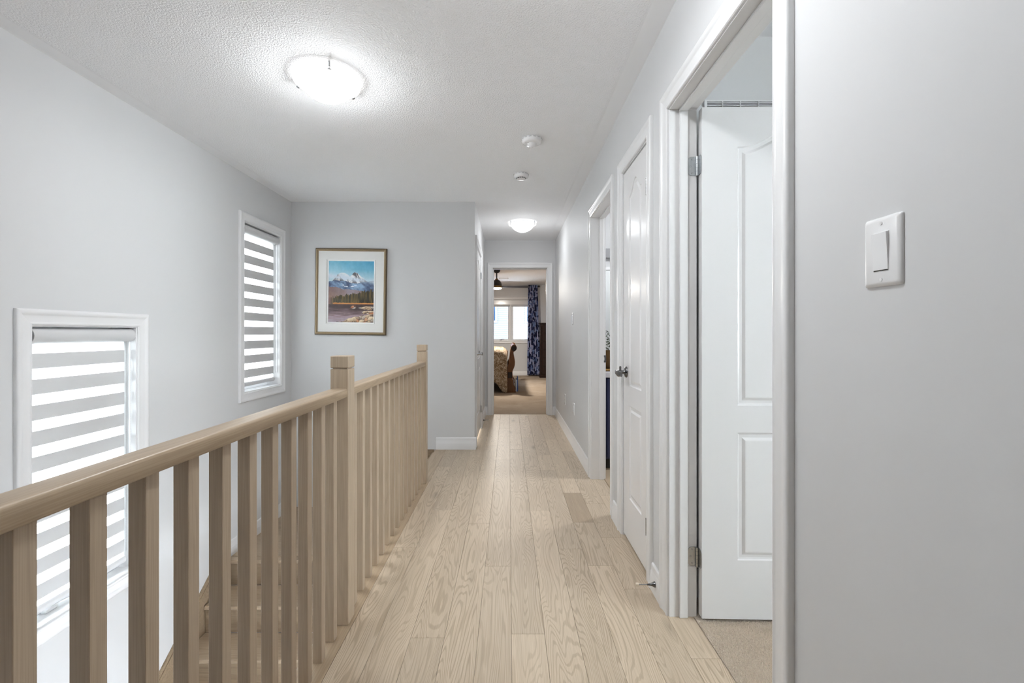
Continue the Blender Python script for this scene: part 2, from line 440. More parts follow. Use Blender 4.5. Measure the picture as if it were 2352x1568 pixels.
# ------------------------------------------------------------------ hall floor boards
fl = struct(MB().box(-0.70, XR + WT - 0.012, -2.5, 6.400, -0.24, -0.014).build('floor', 'slab'), 'greige oak plank floor of the hall')
SX0, PW = 0.0095, 0.1262
joints = {0: [1.731, 3.283, 4.475, 5.815], 1: [1.35, 2.936, 4.97], 2: [1.2, 2.412, 3.789, 4.27, 5.6], 3: [1.1, 2.24, 2.750, 3.258, 4.9],
          4: [1.25, 2.035, 2.547, 3.048, 4.4, 5.7], 5: [1.6, 3.2, 4.9], -1: [1.0, 2.234, 4.1, 5.45], -2: [1.3, 2.738, 4.62, 6.0],
          -3: [1.709, 4.278, 5.5], -4: [1.15, 2.942, 4.7], -5: [0.9, 2.429, 3.9, 5.3]}
plank_i = 0
for k in range(-5, 6):
    x0, x1 = SX0 + PW * k, SX0 + PW * (k + 1)
    x0 = max(x0, -0.6145); x1 = min(x1, XR + WT - 0.013)
    ys = [-2.5, -1.2 + 0.31 * ((k * 7) % 4), *joints[k], 6.400]
    ys = sorted(ys)
    for y0, y1 in zip(ys[:-1], ys[1:]):
        g = 0.0004
        L = y1 - y0
        m = MB().box(x0 + g, x1 - g, -L / 2 + g, L / 2 - g, -0.014, 0.0, 0.0006)
        o = m.build('plank', 'floor', fl, loc=(0, (y0 + y1) / 2, 0))
        if k == 3 and abs(y0 - 2.750) < 1e-3: dark_plank = o
        plank_i += 1
M['floor_dark'] = wood_mat('darker_oak_board', srgb(166, 148, 126), srgb(132, 114, 92), 'Y', 12, 0.4, 0.4, 1.0, False, 0.0)
dark_plank.data.materials[0] = M['floor_dark']; dark_plank['label'] = 'darker brown floor board'
# landing nosing board that carries the balusters
prof = [(-0.726, -0.028), (-0.615, -0.028), (-0.615, 0.0), (-0.718, 0.0), (-0.724, -0.003), (-0.730, -0.010), (-0.730, -0.020)]
MB().extr(prof, lambda a, b, t: (a, t, b), -0.6, YB).build('nosing_board', 'railY', fl, 30)

# ------------------------------------------------------------------ trim profiles
CP = [(0.0, 0.0), (0.0, 0.007), (0.003, 0.0105), (0.008, 0.0115), (0.012, 0.0095), (0.015, 0.009), (0.040, 0.0115),
      (0.047, 0.0125), (0.052, 0.0165), (0.058, 0.0178), (0.066, 0.0178), (0.070, 0.0155), (0.072, 0.012), (0.072, 0.0)]
BP = [(0, 0), (0.0145, 0), (0.0145, 0.060), (0.0130, 0.066), (0.0118, 0.069), (0.0118, 0.081), (0.0095, 0.086), (0.0088, 0.092), (0.0088, 0.108),
      (0.0070, 0.114), (0.0040, 0.1175), (0, 0.118)]

def casing(parent, f, u0, u1, v0, v1, closed=False, mat='trim'):
    """mitred casing boards around an opening; f(u, v, d) -> xyz, d out of the wall"""
    def side(name, pa, pb):
        m = MB()
        A = [m.bm.verts.new(f(*pa(s), d)) for s, d in CP]; B = [m.bm.verts.new(f(*pb(s), d)) for s, d in CP]
        n = len(CP)
        for i in range(n):
            j = (i + 1) % n; m.bm.faces.new((A[i], A[j], B[j], B[i]))
        m.bm.faces.new(A); m.bm.faces.new(B[::-1])
        return m.build(name, mat, parent, 35)
    lo = (lambda s: v0 - s) if closed else (lambda s: v0)
    side('side_casing', lambda s: (u0 - s, lo(s)), lambda s: (u0 - s, v1 + s))
    side('side_casing', lambda s: (u1 + s, lo(s)), lambda s: (u1 + s, v1 + s))
    side('head_casing', lambda s: (u0 - s, v1 + s), lambda s: (u1 + s, v1 + s))
    if closed: side('sill_casing', lambda s: (u0 - s, v0 - s), lambda s: (u1 + s, v0 - s))

def baseboard(name, label, p0, p1, nrm):
    p0, p1 = Vector(p0), Vector(p1); L = (p1 - p0).length; d = (p1 - p0) / L; nv = Vector(nrm)
    o = MB().extr(BP, lambda a, b, t: p0 + nv * a + Vector((0, 0, b)) + d * t, 0, L).build(name, 'trim', None, 35)
    return struct(o, label)

CW = 0.072; RV = 0.005
baseboard('baseboard_right', 'white moulded baseboard beside the wall switch', (XR, -2.5, 0), (XR, D1[0] - RV - CW, 0), (-1, 0, 0))
baseboard('baseboard_right', 'short white baseboard between the open door and the closet door', (XR, D1[1] + RV + CW, 0), (XR, D2[0] - RV - CW, 0), (-1, 0, 0))
baseboard('baseboard_right', 'short white baseboard between the closet door and the bathroom doorway', (XR, D2[1] + RV + CW, 0), (XR, D3[0] - RV - CW, 0), (-1, 0, 0))
baseboard('baseboard_right', 'long white moulded baseboard under the two outlets', (XR, D3[1] + RV + CW, 0), (XR, YF, 0), (-1, 0, 0))
baseboard('baseboard_back', 'white moulded baseboard on the stairwell end wall', (-0.716, YB, 0), (XC + 0.0145, YB, 0), (0, -1, 0))
baseboard('baseboard_corridor', 'white baseboard past the closed corridor door', (XC, D4[1] + RV + CW, 0), (XC, YF, 0), (1, 0, 0))
baseboard('baseboard_far', 'white baseboard stub left of the bedroom doorway', (XC, YF, 0), (D5[0] - RV - CW, YF, 0), (0, -1, 0))
baseboard('baseboard_far', 'white baseboard stub right of the bedroom doorway', (D5[1] + RV + CW, YF, 0), (XR, YF, 0), (0, -1, 0))
baseboard('baseboard_bedroom', 'white baseboard under the bedroom window', (-3.18, MY, 0.004), (2.18, MY, 0.004), (0, -1, 0))
baseboard('baseboard_landing', 'white moulded baseboard along the stair landing', (XL, 3.40, -0.565), (XL, YB, -0.565), (1, 0, 0))
baseboard('baseboard_side_bedroom', 'white baseboard behind the open bedroom door', (XR + WT, 1.98, 0.002), (4.1, 1.98, 0.002), (0, -1, 0))

# ------------------------------------------------------------------ doors
def leaf_mesh(wd, ht, t, stile, mat='door'):
    """moulded two-panel door with arched upper panel; front at y=0 facing -y"""
    bm = bmesh.new()
    INS = [(0.0, 0.0), (0.004, 0.0055), (0.010, 0.0070), (0.020, 0.0065), (0.031, 0.0012), (0.036, 0.0008)]
    def outline(kind, i):
        x0, x1 = stile + i, wd - stile - i
        if kind == 0: return [(x0, 0.232 + i), (x1, 0.232 + i), (x1, 0.735 - i), (x0, 0.735 - i)]
        pts = [(x0, 0.842 + i), (x1, 0.842 + i)]
        n = 20; c = wd / 2; hw = (wd - 2 * stile) / 2
        for k in range(n + 1):
            x = x1 + (x0 - x1) * k / n; q = min(1, abs(x - c) / hw)
            pts.append((x, 1.862 - i + 0.072 * (0.5 + 0.5 * math.cos(PI * q)) ** 1.15))
        return pts
    for face in (0, 1):
        yy = (lambda d: d) if face == 0 else (lambda d: t - d)
        edges = []
        ov = [bm.verts.new((x, yy(0), z)) for x, z in ((0, 0), (wd, 0), (wd, ht), (0, ht))]
        edges += [bm.edges.new((ov[i], ov[(i + 1) % 4])) for i in range(4)]
        for kind in (0, 1):
            rings = [[bm.verts.new((x, yy(d), z)) for x, z in outline(kind, i)] for i, d in INS]
            n = len(rings[0])
            edges += [bm.edges.new((rings[0][i], rings[0][(i + 1) % n])) for i in range(n)]
            for a, b in zip(rings[:-1], rings[1:]):
                for i in range(n):
                    j = (i + 1) % n; bm.faces.new((a[i], a[j], b[j], b[i]))
            bm.faces.new(rings[-1])
        bmesh.ops.triangle_fill(bm, edges=edges, use_beauty=True, use_dissolve=False)
        if face == 0: o0 = ov
        else:
            for i in range(4):
                j = (i + 1) % 4; bm.faces.new((o0[i], o0[j], ov[j], ov[i]))
    bmesh.ops.recalc_face_normals(bm, faces=bm.faces[:])
    me = bpy.data.meshes.new('leaf'); bm.to_mesh(me); bm.free(); me.materials.append(M[mat])
    return me

def frame_map(xf, sgn):
    return lambda u, v, d: (xf - sgn * d, u, v)

def door_root(name, label, axis, face, sgn, d, stop_at):
    """jamb lining (root mesh) + stop + casing. sgn=+1: wall body lies on the + side of `face`"""
    m = MB()
    a, b = (face, face + sgn * WT) if sgn > 0 else (face + sgn * WT, face)
    def bx(mm, u0, u1, q0, q1, z0, z1, c=0.0):
        if axis == 'Y': mm.box(q0, q1, u0, u1, z0, z1, c)
        else: mm.box(u0, u1, q0, q1, z0, z1, c)
    bx(m, d[0] - J, d[0], a, b, 0, DH); bx(m, d[1], d[1] + J, a, b, 0, DH); bx(m, d[0] - J, d[1] + J, a, b, DH, DH + J)
    root = struct(m.build(name, 'trim'), label)
    s0, s1 = sorted((face + sgn * stop_at, face + sgn * (stop_at + 0.034)))
    st = MB(); e = 0.011
    bx(st, d[0], d[0] + e, s0, s1, 0, DH - e, 0.002); bx(st, d[1] - e, d[1], s0, s1, 0, DH - e, 0.002)
    bx(st, d[0], d[1], s0, s1, DH - e, DH, 0.002)
    st.build('stop_moulding', 'trim', root)
    if axis == 'Y':
        casing(root, lambda u, v, q: (face - sgn * q, u, v), d[0] - RV, d[1] + RV, 0.0, DH + RV)
    else:
        casing(root, lambda u, v, q: (u, face - sgn * q, v), d[0] - RV, d[1] + RV, 0.0, DH + RV)
    return root

def hinge_plate(wd, ht, r=0.014, t=0.0022):
    """plate in local x (0..wd), z centred, thickness in y; outer corners rounded"""
    pts = [(0, -ht / 2)]
    for k in range(6):
        a = -PI / 2 + PI / 2 * k / 5; pts.append((wd - r + r * math.cos(a), -ht / 2 + r + r * math.sin(a)))
    for k in range(6):
        a = PI / 2 * k / 5; pts.append((wd - r + r * math.cos(a), ht / 2 - r + r * math.sin(a)))
    pts.append((0, ht / 2))
    return pts, t

def lever_set(parent, mat='dchrome'):
    """lever handle: rose on plane y=0 facing -y, lever points to +x"""
    h = empty('lever_handle', (0, 0, 0), parent)
    MB().lathe([(0.031, 0), (0.031, -0.004), (0.027, -0.009), (0.014, -0.012), (0.011, -0.02), (0.011, -0.05), (0.012, -0.062)], (0, 0, 0), 'Y', 28).build('rose', mat, h, 45)
    rows = []
    for t in range(9):
        q = t / 8; x = -0.008 + 0.118 * q; hh = 0.013 + 0.010 * math.sin(PI * min(1, q * 1.15)) * q; zz = -0.004 * q
        yy = -0.056 - 0.006 * math.sin(PI * q)
        rows.append([(x, yy + 0.0065 * math.cos(a), zz + hh * math.sin(a)) for a in [2 * PI * k / 14 for k in range(14)]])
    MB().loops(rows, True, True, True).build('lever', mat, h, 45)
    MB().box(-0.006, 0.006, -0.040, -0.030, 0.006, 0.033, 0.003).build('thumb_turn', mat, h)
    return h

# door 1: open bedroom door
d1 = door_root('door_1', 'wide open white panel door of the carpeted bedroom with its casing', 'Y', XR, 1, D1, 0.038)
lf = bpy.data.objects.new('leaf', leaf_mesh(0.722, 2.020, 0.035, 0.138)); link(lf, d1)
lf.location = (0.763, 1.7985, 0.016); lf.rotation_euler = (0, 0, math.radians(-1.6))
lv = lever_set(lf); lv.location = (0.722 - 0.062, 0, 0.925); lv.rotation_euler = (0, PI, 0)
for z in (1.816, 0.245):
    pts, t = hinge_plate(0.031, 0.076)
    hg = MB().extr(pts, lambda a, b, q: (XR + WT - 0.004 - a, D1[1] - q, z + b), 0, t).build('hinge', 'chrome', d1)
    MB().extr(pts, lambda a, b, q: (0.763 - q, 1.801 + 0.031 - a, z + b), 0, t).build('door_plate', 'chrome', hg)
    kn = MB()
    for k in range(5):
        kn.lathe([(0.0058, -0.0375 + 0.0152 * k), (0.0058, -0.0375 + 0.0152 * k + 0.0142)], (XR + WT - 0.001, D1[1] - 0.006, z), 'Z', 14)
    kn.lathe([(0.004, -0.041), (0.0066, -0.040), (0.0066, -0.0378)], (XR + WT - 0.001, D1[1] - 0.006, z), 'Z', 14)
    kn.build('knuckle', 'chrome', hg, 40)
    for (sx, sz) in ((0.015, 0.028), (0.021, 0.0), (0.015, -0.028)):
        MB().lathe([(0.0042, 0.0), (0.0038, -0.0012), (0.0016, -0.0014), (0.0014, -0.0004)], (XR + WT - 0.004 - sx, D1[1] - t, z + sz), 'Y', 14).build('screw', 'chrome', hg, 40)

# door 2: closed closet door
d2 = door_root('door_2', 'narrow closed white closet door with an arched panel and lever handle', 'Y', XR, 1, D2, 0.046)
lf = bpy.data.objects.new('leaf', leaf_mesh(D2[1] - D2[0] - 0.006, 2.022, 0.035, 0.116)); link(lf, d2)
lf.location = (XR + 0.004, D2[1] - 0.003, 0.016); lf.rotation_euler = (0, 0, -PI / 2)
lv = lever_set(lf); lv.location = (0.060, 0, 0.912)
for z in (1.826, 0.238):
    hg = MB()
    for k in range(5):
        hg.lathe([(0.0058, -0.0375 + 0.0152 * k), (0.0058, -0.0375 + 0.0152 * k + 0.0142)], (XR - 0.004, D2[0] + 0.004, z), 'Z', 14)
    hg.lathe([(0.004, 0.0385), (0.0064, 0.0390), (0.0064, 0.0425), (0.003, 0.0445)], (XR - 0.004, D2[0] + 0.004, z), 'Z', 14)
    hg.build('hinge', 'dchrome', d2, 40)

# door 3: bathroom doorway, door swung inside out of view
d3 = door_root('door_3', 'white cased bathroom doorway with a bronze strike plate', 'Y', XR, 1, D3, 0.060)
sp = MB().box(XR + 0.080, XR + 0.113, D3[1] - 0.0018, D3[1] + 0.001, 0.913, 0.969, 0.0006).build('strike_plate', 'dchrome', d3)
MB().box(XR + 0.086, XR + 0.099, D3[1] - 0.0024, D3[1] - 0.0012, 0.929, 0.953).build('latch_hole', 'plastic', sp)

# door 4: closed corridor door
d4 = door_root('door_4', 'closed white corridor door with arched panel beside the far doorway', 'Y', XC, -1, D4, 0.046)
lf = bpy.data.objects.new('leaf', leaf_mesh(D4[1] - D4[0] - 0.006, 2.022, 0.035, 0.14)); link(lf, d4)
lf.location = (XC - 0.004, D4[0] + 0.003, 0.016); lf.rotation_euler = (0, 0, PI / 2)
lv = lever_set(lf, 'chrome'); lv.location = (0.062, 0, 0.912)
for z in (1.826, 0.238):
    hg = MB()
    for k in range(5):
        hg.lathe([(0.006, -0.0375 + 0.0152 * k), (0.006, -0.0375 + 0.0152 * k + 0.0142)], (XC + 0.004, D4[1] - 0.004, z), 'Z', 14)
    hg.build('hinge', 'chrome', d4, 40)

# door 5: bedroom doorway, leaf folded back inside
d5 = door_root('door_5', 'white cased doorway at the end of the hall into the bedroom', 'X', YF, 1, D5, 0.045)
lf = bpy.data.objects.new('leaf', leaf_mesh(0.745, 2.018, 0.035, 0.138)); link(lf, d5)
lf.location = (0.548, YF + WT + 0.075, 0.018); lf.rotation_euler = (0, 0, math.radians(2))
for z in (1.827, 0.238):
    hg = MB().box(D5[1] - 0.0022, D5[1] + 0.001, YF + WT - 0.036, YF + WT - 0.002, z - 0.038, z + 0.038, 0.0008).build('hinge', 'dchrome', d5)
    MB().lathe([(0.006, -0.038), (0.006, 0.038)], (D5[1] - 0.002, YF + WT + 0.004, z), 'Z', 12).build('knuckle', 'dchrome', hg, 40)

# ------------------------------------------------------------------ stairwell windows
def stair_window(name, label, W, crank):
    y0, y1, z0, z1 = W; XO = XL - 0.17
    m = MB(); e = 0.010
    m.box(XO, XL, y0, y0 + e, z0, z1); m.box(XO, XL, y1 - e, y1, z0, z1)
    m.box(XO, XL, y0 + e, y1 - e, z0, z0 + e); m.box(XO, XL, y0 + e, y1 - e, z1 - e, z1)
    root = struct(m.build(name, 'trim'), label)
    casing(root, lambda u, v, d: (XL + d, u, v), y0 + 0.003, y1 - 0.003, z0 + 0.003, z1 - 0.003, True)
    fr = MB(); a, b = XO + 0.02, XO + 0.075; f = 0.048
    fr.box(a, b, y0 + e, y0 + e + f, z0 + e, z1 - e, 0.004); fr.box(a, b, y1 - e - f, y1 - e, z0 + e, z1 - e, 0.004)
    fr.box(a, b, y0 + e + f, y1 - e - f, z0 + e, z0 + e + f, 0.004); fr.box(a, b, y0 + e + f, y1 - e - f, z1 - e - f, z1 - e, 0.004)
    fr.build('sash_frame', 'vinyl', root)
    MB().box(a + 0.02, a + 0.026, y0 + e + f - 0.004, y1 - e - f + 0.004, z0 + e + f - 0.004, z1 - e - f + 0.004).build('pane', 'glass', root)
    if crank:
        c = MB(); yc = (y0 + y1) / 2 - 0.13
        c.box(b, b + 0.03, yc - 0.03, yc + 0.03, z0 + e, z0 + e + 0.018, 0.004)
        c.tube([(b + 0.02, yc, z0 + e + 0.018), (b + 0.045, yc + 0.02, z0 + e + 0.03), (b + 0.05, yc + 0.07, z0 + e + 0.026)], 0.005)
        c.build('crank_handle', 'vinyl', root, 40)
    return root

stair_window('window_1', 'lower stairwell window with white casing behind the railing', W1, True)
stair_window('window_2', 'upper narrow stairwell window near the corner', W2, False)

def zebra_blind(label, W):
    y0, y1, z0, z1 = W; y0 += 0.013; y1 -= 0.013; z1 -= 0.014
    root = empty('zebra_blind', (XL - 0.05, (y0 + y1) / 2, z0))
    tag(root, label, 'window blind', 'zebra blinds in the stairwell windows')
    inv = Matrix.Translation(-Vector(root.location))
    def put(m, name, mat, smooth=False, par=root):
        o = m.build(name, mat, par, smooth)
        if par is root: o.matrix_parent_inverse = inv
        return o
    hc = 0.075
    def prof(sc):
        p = [(XL - 0.080, z1 - hc), (XL - 0.080, z1)]
        for k in range(11):
            a = PI / 2 - PI * k / 10
            p.append((XL - 0.044 + 0.046 * max(0, math.cos(a)) ** 0.7 * sc, z1 - hc / 2 + (hc / 2) * math.sin(a)))
        return p
    cs = put(MB().extr(prof(1.0), lambda a, b, t: (a, t, b), y0 + 0.004, y1 - 0.004), 'cassette', 'cass', 30)
    for ya, yb in ((y0, y0 + 0.004), (y1 - 0.004, y1)):
        put(MB().extr(prof(1.02), lambda a, b, t: (a, t, b), ya, yb), 'end_cap', 'casscap' if ya == y0 else 'cass')
    xf = XL - 0.052; z = z1 - hc + 0.004; zb = z0 + 0.075; sheer = True; k = 0
    fy0, fy1 = y0 + 0.010, y1 - 0.014
    while z > zb + 0.005:
        hgt = 0.0492 if sheer else 0.0705
        lo = max(zb, z - hgt)
        m = MB()
        x = xf if sheer else xf + 0.0012
        m.box(x - 0.0003, x + 0.0003, fy0, fy1, lo, z)
        put(m, 'sheer_band' if sheer else 'opaque_band', 'sheer' if sheer else 'opaque')
        z = lo; sheer = not sheer; k += 1
    pr = [(xf + 0.012 * math.cos(2 * PI * q / 12), zb - 0.014 + 0.018 * math.sin(2 * PI * q / 12)) for q in range(12)]
    put(MB().extr(pr, lambda a, b, t: (a, t, b), fy0, fy1), 'bottom_rail', 'cass', 40)
    for yy, n in ((y1 - 0.040, 0.86), (y1 - 0.008, 0.86)):
        m = MB(); zc = z1 - hc; L = (z1 - z0) * n
        nb = int(L / 0.0062)
        m.tube([(XL - 0.02, yy, zc), (XL - 0.02, yy, zc - L)], 0.0006, 4)
        for q in range(nb):
            c = Vector((XL - 0.02, yy, zc - 0.0062 * q)); r = 0.0021
            vs = [m.bm.verts.new(c + Vector(d) * r) for d in ((1, 0, 0), (-1, 0, 0), (0, 1, 0), (0, -1, 0), (0, 0, 1), (0, 0, -1))]
            for i in (0, 1):
                for j in (2, 3):
                    for l in (4, 5): m.bm.faces.new((vs[i], vs[j], vs[l]))
        put(m, 'bead_chain', 'lfix')
    return root

zebra_blind('striped zebra blind in the lower stairwell window behind the balusters', W1)
zebra_blind('striped zebra blind in the upper stairwell window beside the framed picture', W2)

# ------------------------------------------------------------------ staircase
st = empty('staircase', (-1.44, 3.4, -2.75))
tag(st, 'oak staircase descending beside the windows from a landing', 'staircase')
def sput(m, name, mat, smooth=False):
    o = m.build(name, mat, st, smooth); o.matrix_parent_inverse = Matrix.Translation(-Vector(st.location)); return o
RZ = 0.19; LZ = -0.565; RUN = 0.255; LY = 3.43
# three risers down from the hall to the landing (towards -x)
for i in range(2):
    x1 = -0.735 - 0.25 * i; z = -0.188 * (i + 1)
    sput(MB().box(x1 - 0.275, x1, LY + 0.09, YB - 0.003, z - 0.026, z, 0.004), 'tread', 'railY')
for i in range(3):
    x1 = -0.735 - 0.25 * i; z = -0.188 * i
    sput(MB().box(x1 - 0.018, x1 - 0.001, LY + 0.09, YB - 0.003, z - 0.188, z - 0.027), 'riser', 'railY')
sput(MB().box(-1.24, -0.735, LY + 0.05, LY + 0.088, LZ, -0.03, 0.003), 'stringer', 'railY')
for k in range(7):   # landing boards
    ya = LY + 0.06 + (YB - LY - 0.06) * k / 8.0
    yb = LY + 0.06 + (YB - LY - 0.06) * (k + 1) / 8.0
    sput(MB().box(XL + 0.001, -1.24, ya + 0.0006, yb - 0.0006, LZ - 0.014, LZ, 0.0008), 'landing_board', 'tread')
sput(MB().box(XL + 0.001, -1.24, YB - (YB - LY - 0.06) / 8 + 0.0006, YB - 0.003, LZ - 0.014, LZ, 0.0008), 'landing_board', 'tread')
sput(MB().box(XL + 0.001, -0.735, LY - 0.012, LY + 0.058, LZ - 0.028, LZ, 0.007, 2), 'landing_nosing', 'tread')
for i in range(1, 11):
    y1 = LY - RUN * (i - 1); z = LZ - RZ * i
    sput(MB().box(XL + 0.02, -0.735, y1 - RUN - 0.014, y1 + 0.002, z - 0.026, z, 0.006, 2), 'tread', 'tread')
for i in range(0, 11):
    y1 = LY - RUN * i; z = LZ - RZ * i
    sput(MB().box(XL + 0.02, -0.735, y1 + 0.003, y1 + 0.02, z - RZ, z - 0.0265), 'riser', 'riser')
# sloping wood skirt on the window wall, capped with a small moulding
sl = RZ / RUN
def skirt(off0, off1, th, name):
    ya, yb = LY - 0.03, LY - RUN * 10.4
    f = lambda y, o: LZ - sl * (LY - y) + o
    m = MB(); pts = [(ya, f(ya, off0)), (ya, f(ya, off1)), (yb, f(yb, off1)), (yb, f(yb, off0))]
    m.extr(pts, lambda a, b, t: (XL + t, a, b), 0.0005, th); sput(m, name, 'riser')
skirt(-0.26, 0.095, 0.018, 'skirt_board'); skirt(0.095, 0.122, 0.012, 'skirt_moulding')
# wood skirt on the end wall at the top steps
m = MB(); m.extr([(-0.733, 0.0), (-0.733, -0.30), (-1.24, -0.68), (-1.24, -0.36), (-0.80, -0.0)], lambda a, b, t: (a, YB - t, b), 0.0005, 0.016)
sput(m, 'end_wall_skirt', 'riser')

# ------------------------------------------------------------------ railing
XN = -0.664
rl = empty('stair_railing', (XN, 1.8, 0)); tag(rl, 'stained oak stair railing with square newels and balusters', 'railing')
rinv = Matrix.Translation(-Vector(rl.location))
def rput(o): o.parent = rl; o.matrix_parent_inverse = rinv; return o
def newel(y0):
    hw = 0.0355
    me = MB().box(XN - hw, XN + hw, y0, y0 + 2 * hw, 0.0, 1.0025, 0.002)
    me.box(XN - hw + 0.008, XN + hw - 0.008, y0 + 0.008, y0 + 2 * hw - 0.008, 1.0025, 1.0075)
    o = rput(me.build('newel_post', 'rail'))
    c = MB().box(XN - hw - 0.0006, XN + hw + 0.0006, y0 - 0.0006, y0 + 2 * hw + 0.0006, 1.0075, 1.054, 0.0025).build('newel_cap', 'rail', o)
newel(1.781); newel(3.448)
def handrail(ya, yb):
    hw, z0, z1, r = 0.0305, 0.8925, 0.9275, 0.0075
    p = [(XN - hw + 0.002, z0), (XN + hw - 0.002, z0), (XN + hw, z0 + 0.003)]
    for k in range(6): a = PI / 2 * k / 5; p.append((XN + hw - r + r * math.cos(a), z1 - r + r * math.sin(a)))
    for k in range(6): a = PI / 2 + PI / 2 * k / 5; p.append((XN - hw + r + r * math.cos(a), z1 - r + r * math.sin(a)))
    p.append((XN - hw, z0 + 0.003))
    rput(MB().extr(p, lambda a, b, t: (a, t, b), ya, yb).build('handrail', 'railY', None, 50))
handrail(-0.6, 1.7815); handrail(1.8515, 3.4485)
bs = 0.016
bal_me = MB().box(-bs, bs, 0, 2 * bs, 0.0, 0.8935, 0.0012).mesh('baluster', 'rail')
ys = [1.684 - 0.109 * k for k in range(0, 20)] + [1.910 + 0.1085 * k for k in range(14)]
for y in ys:
    o = bpy.data.objects.new('baluster', bal_me); o.location = (XN, y, 0); link(o); rput(o)

# ------------------------------------------------------------------ ceiling lights
def ceiling_light(label, x, y, angs, group='frosted bowl ceiling lights', mat='bowl'):
    root = tag(empty('ceiling_light', (x, y, H)), label, 'ceiling light', group)
    MB().lathe([(0.050, -0.0002), (0.050, -0.012), (0.045, -0.016)], (0, 0, 0), 'Z', 32).build('ceiling_pan', 'plastic', root, 40)
    R, zr, dr = 0.138, -0.030, 0.086
    rho = (R * R + dr * dr) / (2 * dr); am = math.asin(R / rho)
    pr = [(max(0.002, rho * math.sin(am * k / 8)), zr - dr + rho * (1 - math.cos(am * k / 8))) for k in range(9)]
    MB().lathe(pr[:7], (0, 0, 0), 'Z', 32, True, False).build('glass_bowl', mat, root, 60)
    MB().lathe(pr[6:], (0, 0, 0), 'Z', 32, False, False).build('bowl_shoulder', 'shoulder', root, 60)
    MB().lathe([(0.1368, -0.0292), (0.1368, -0.0282)], (0, 0, 0), 'Z', 40).build('bowl_lid', 'plastic', root)  # hidden disc added to keep the bowl's glow off the ceiling
    rp = [(0.1365, -0.0315), (0.150, -0.0325), (0.160, -0.0300), (0.1605, -0.0275), (0.150, -0.0268), (0.1365, -0.0275)]
    MB().loops([[(r * math.cos(2 * PI * k / 56), r * math.sin(2 * PI * k / 56), z) for k in range(56)] for r, z in rp + [rp[0]]]).build('glass_rim', 'rim', root, 60)
    for a in angs:
        a = math.radians(a); ca, sa = math.cos(a), math.sin(a)
        m = MB().box(-0.009, 0.009, -0.006, 0.006, -0.0415, -0.034, 0.002)
        m.box(-0.004, 0.004, -0.004, 0.004, -0.036, -0.0005, 0.001)
        o = m.build('clip', 'chrome', root, loc=(0.155 * ca, 0.155 * sa, 0)); o.rotation_euler = (0, 0, a + PI / 2)
    L = bpy.data.lights.new('bulb', 'POINT'); L.energy = BULB * (0.4 if mat == 'bowl3' else 1.0); L.color = (0.945, 0.975, 1.0); L.shadow_soft_size = 0.005
    lo = bpy.data.objects.new('bulb', L); lo.location = (0, 0, -0.0225); link(lo, root)
    return root
ceiling_light('lit frosted glass bowl light on the ceiling above the stairwell', -0.918, 2.30, (-65, 55, 175), mat='bowl1')
ceiling_light('lit frosted glass bowl light on the ceiling before the far bedroom door', 0.157, 5.30, (-28, 208, 90), mat='bowl3')
ceiling_light('lit frosted glass bowl light inside the side bedroom', 2.20, 0.30, (-65, 55, 175), mat='bowl2')  # invented lamp, out of view, lifts the open door and bedroom
ceiling_light('lit frosted glass bowl light on the ceiling at the near end of the hall', 0.02, 1.12, (-65, 55, 175), mat='bowl0')  # invented lamp above the frame, fills the near wall and balusters
ceiling_light('lit frosted glass bowl light inside the bathroom', 1.70, 3.45, (-65, 55, 175))  # invented lamp so the slit of bathroom reads bright

# ------------------------------------------------------------------ detectors
def detector(label, name, x, y, r, h, dome):
    root = tag(empty(name, (x, y, H)), label, 'detector')
    b = [(r * 0.92, -0.0002), (r, -0.004), (r, -h * 0.55), (r * 0.93, -h * 0.85), (r * 0.80, -h)]
    MB().lathe(b + [(0.001, -h * 1.02)], (0, 0, 0), 'Z', 40).build('housing', 'plastic', root, 35)
    for k in range(14):
        a = 2 * PI * k / 14
        o = MB().box(-0.009, 0.009, -0.001, 0.0012, -0.0014, 0.0014).build('vent_slot', 'lfix', root, loc=(r * math.cos(a), r * math.sin(a), -h * 0.28)); o.rotation_euler = (0, 0, a + PI / 2)
    if dome:
        MB().lathe([(r * 0.46, -h), (r * 0.44, -h - 0.004), (r * 0.36, -h - 0.014), (r * 0.2, -h - 0.021), (0.001, -h - 0.023)], (0, 0, 0), 'Z', 32).build('sensor_dome', 'plastic', root, 50)
        for k in range(3): MB().box(-0.002, 0.002, -0.002, 0.002, -h * 1.03, -h * 0.98).build('speaker_hole', 'slot', root, loc=(-r * 0.62 + 0.009 * k, -r * 0.25 - 0.003 * k, 0))
    else:
        MB().lathe([(r * 0.62, -h), (r * 0.55, -h - 0.009), (r * 0.2, -h - 0.013), (0.001, -h - 0.0135)], (0, 0, 0), 'Z', 32).build('sensor_cap', 'plastic', root, 50)
        for k in range(8):
            a = -PI + PI * k / 7
            MB().box(-0.005, 0.005, -0.001, 0.001, -0.004, 0.003).build('smoke_inlet', 'slot', root, loc=(r * 0.60 * math.cos(a), r * 0.60 * math.sin(a), -h - 0.003)).rotation_euler = (0, 0, a + PI / 2)
    return root
detector('round white detector with a domed sensor on the ceiling', 'motion_detector', 0.152, 3.02, 0.067, 0.034, True)
detector('smaller round white smoke alarm with dark inlet slots on the ceiling', 'smoke_detector', 0.098, 3.69, 0.061, 0.034, False)

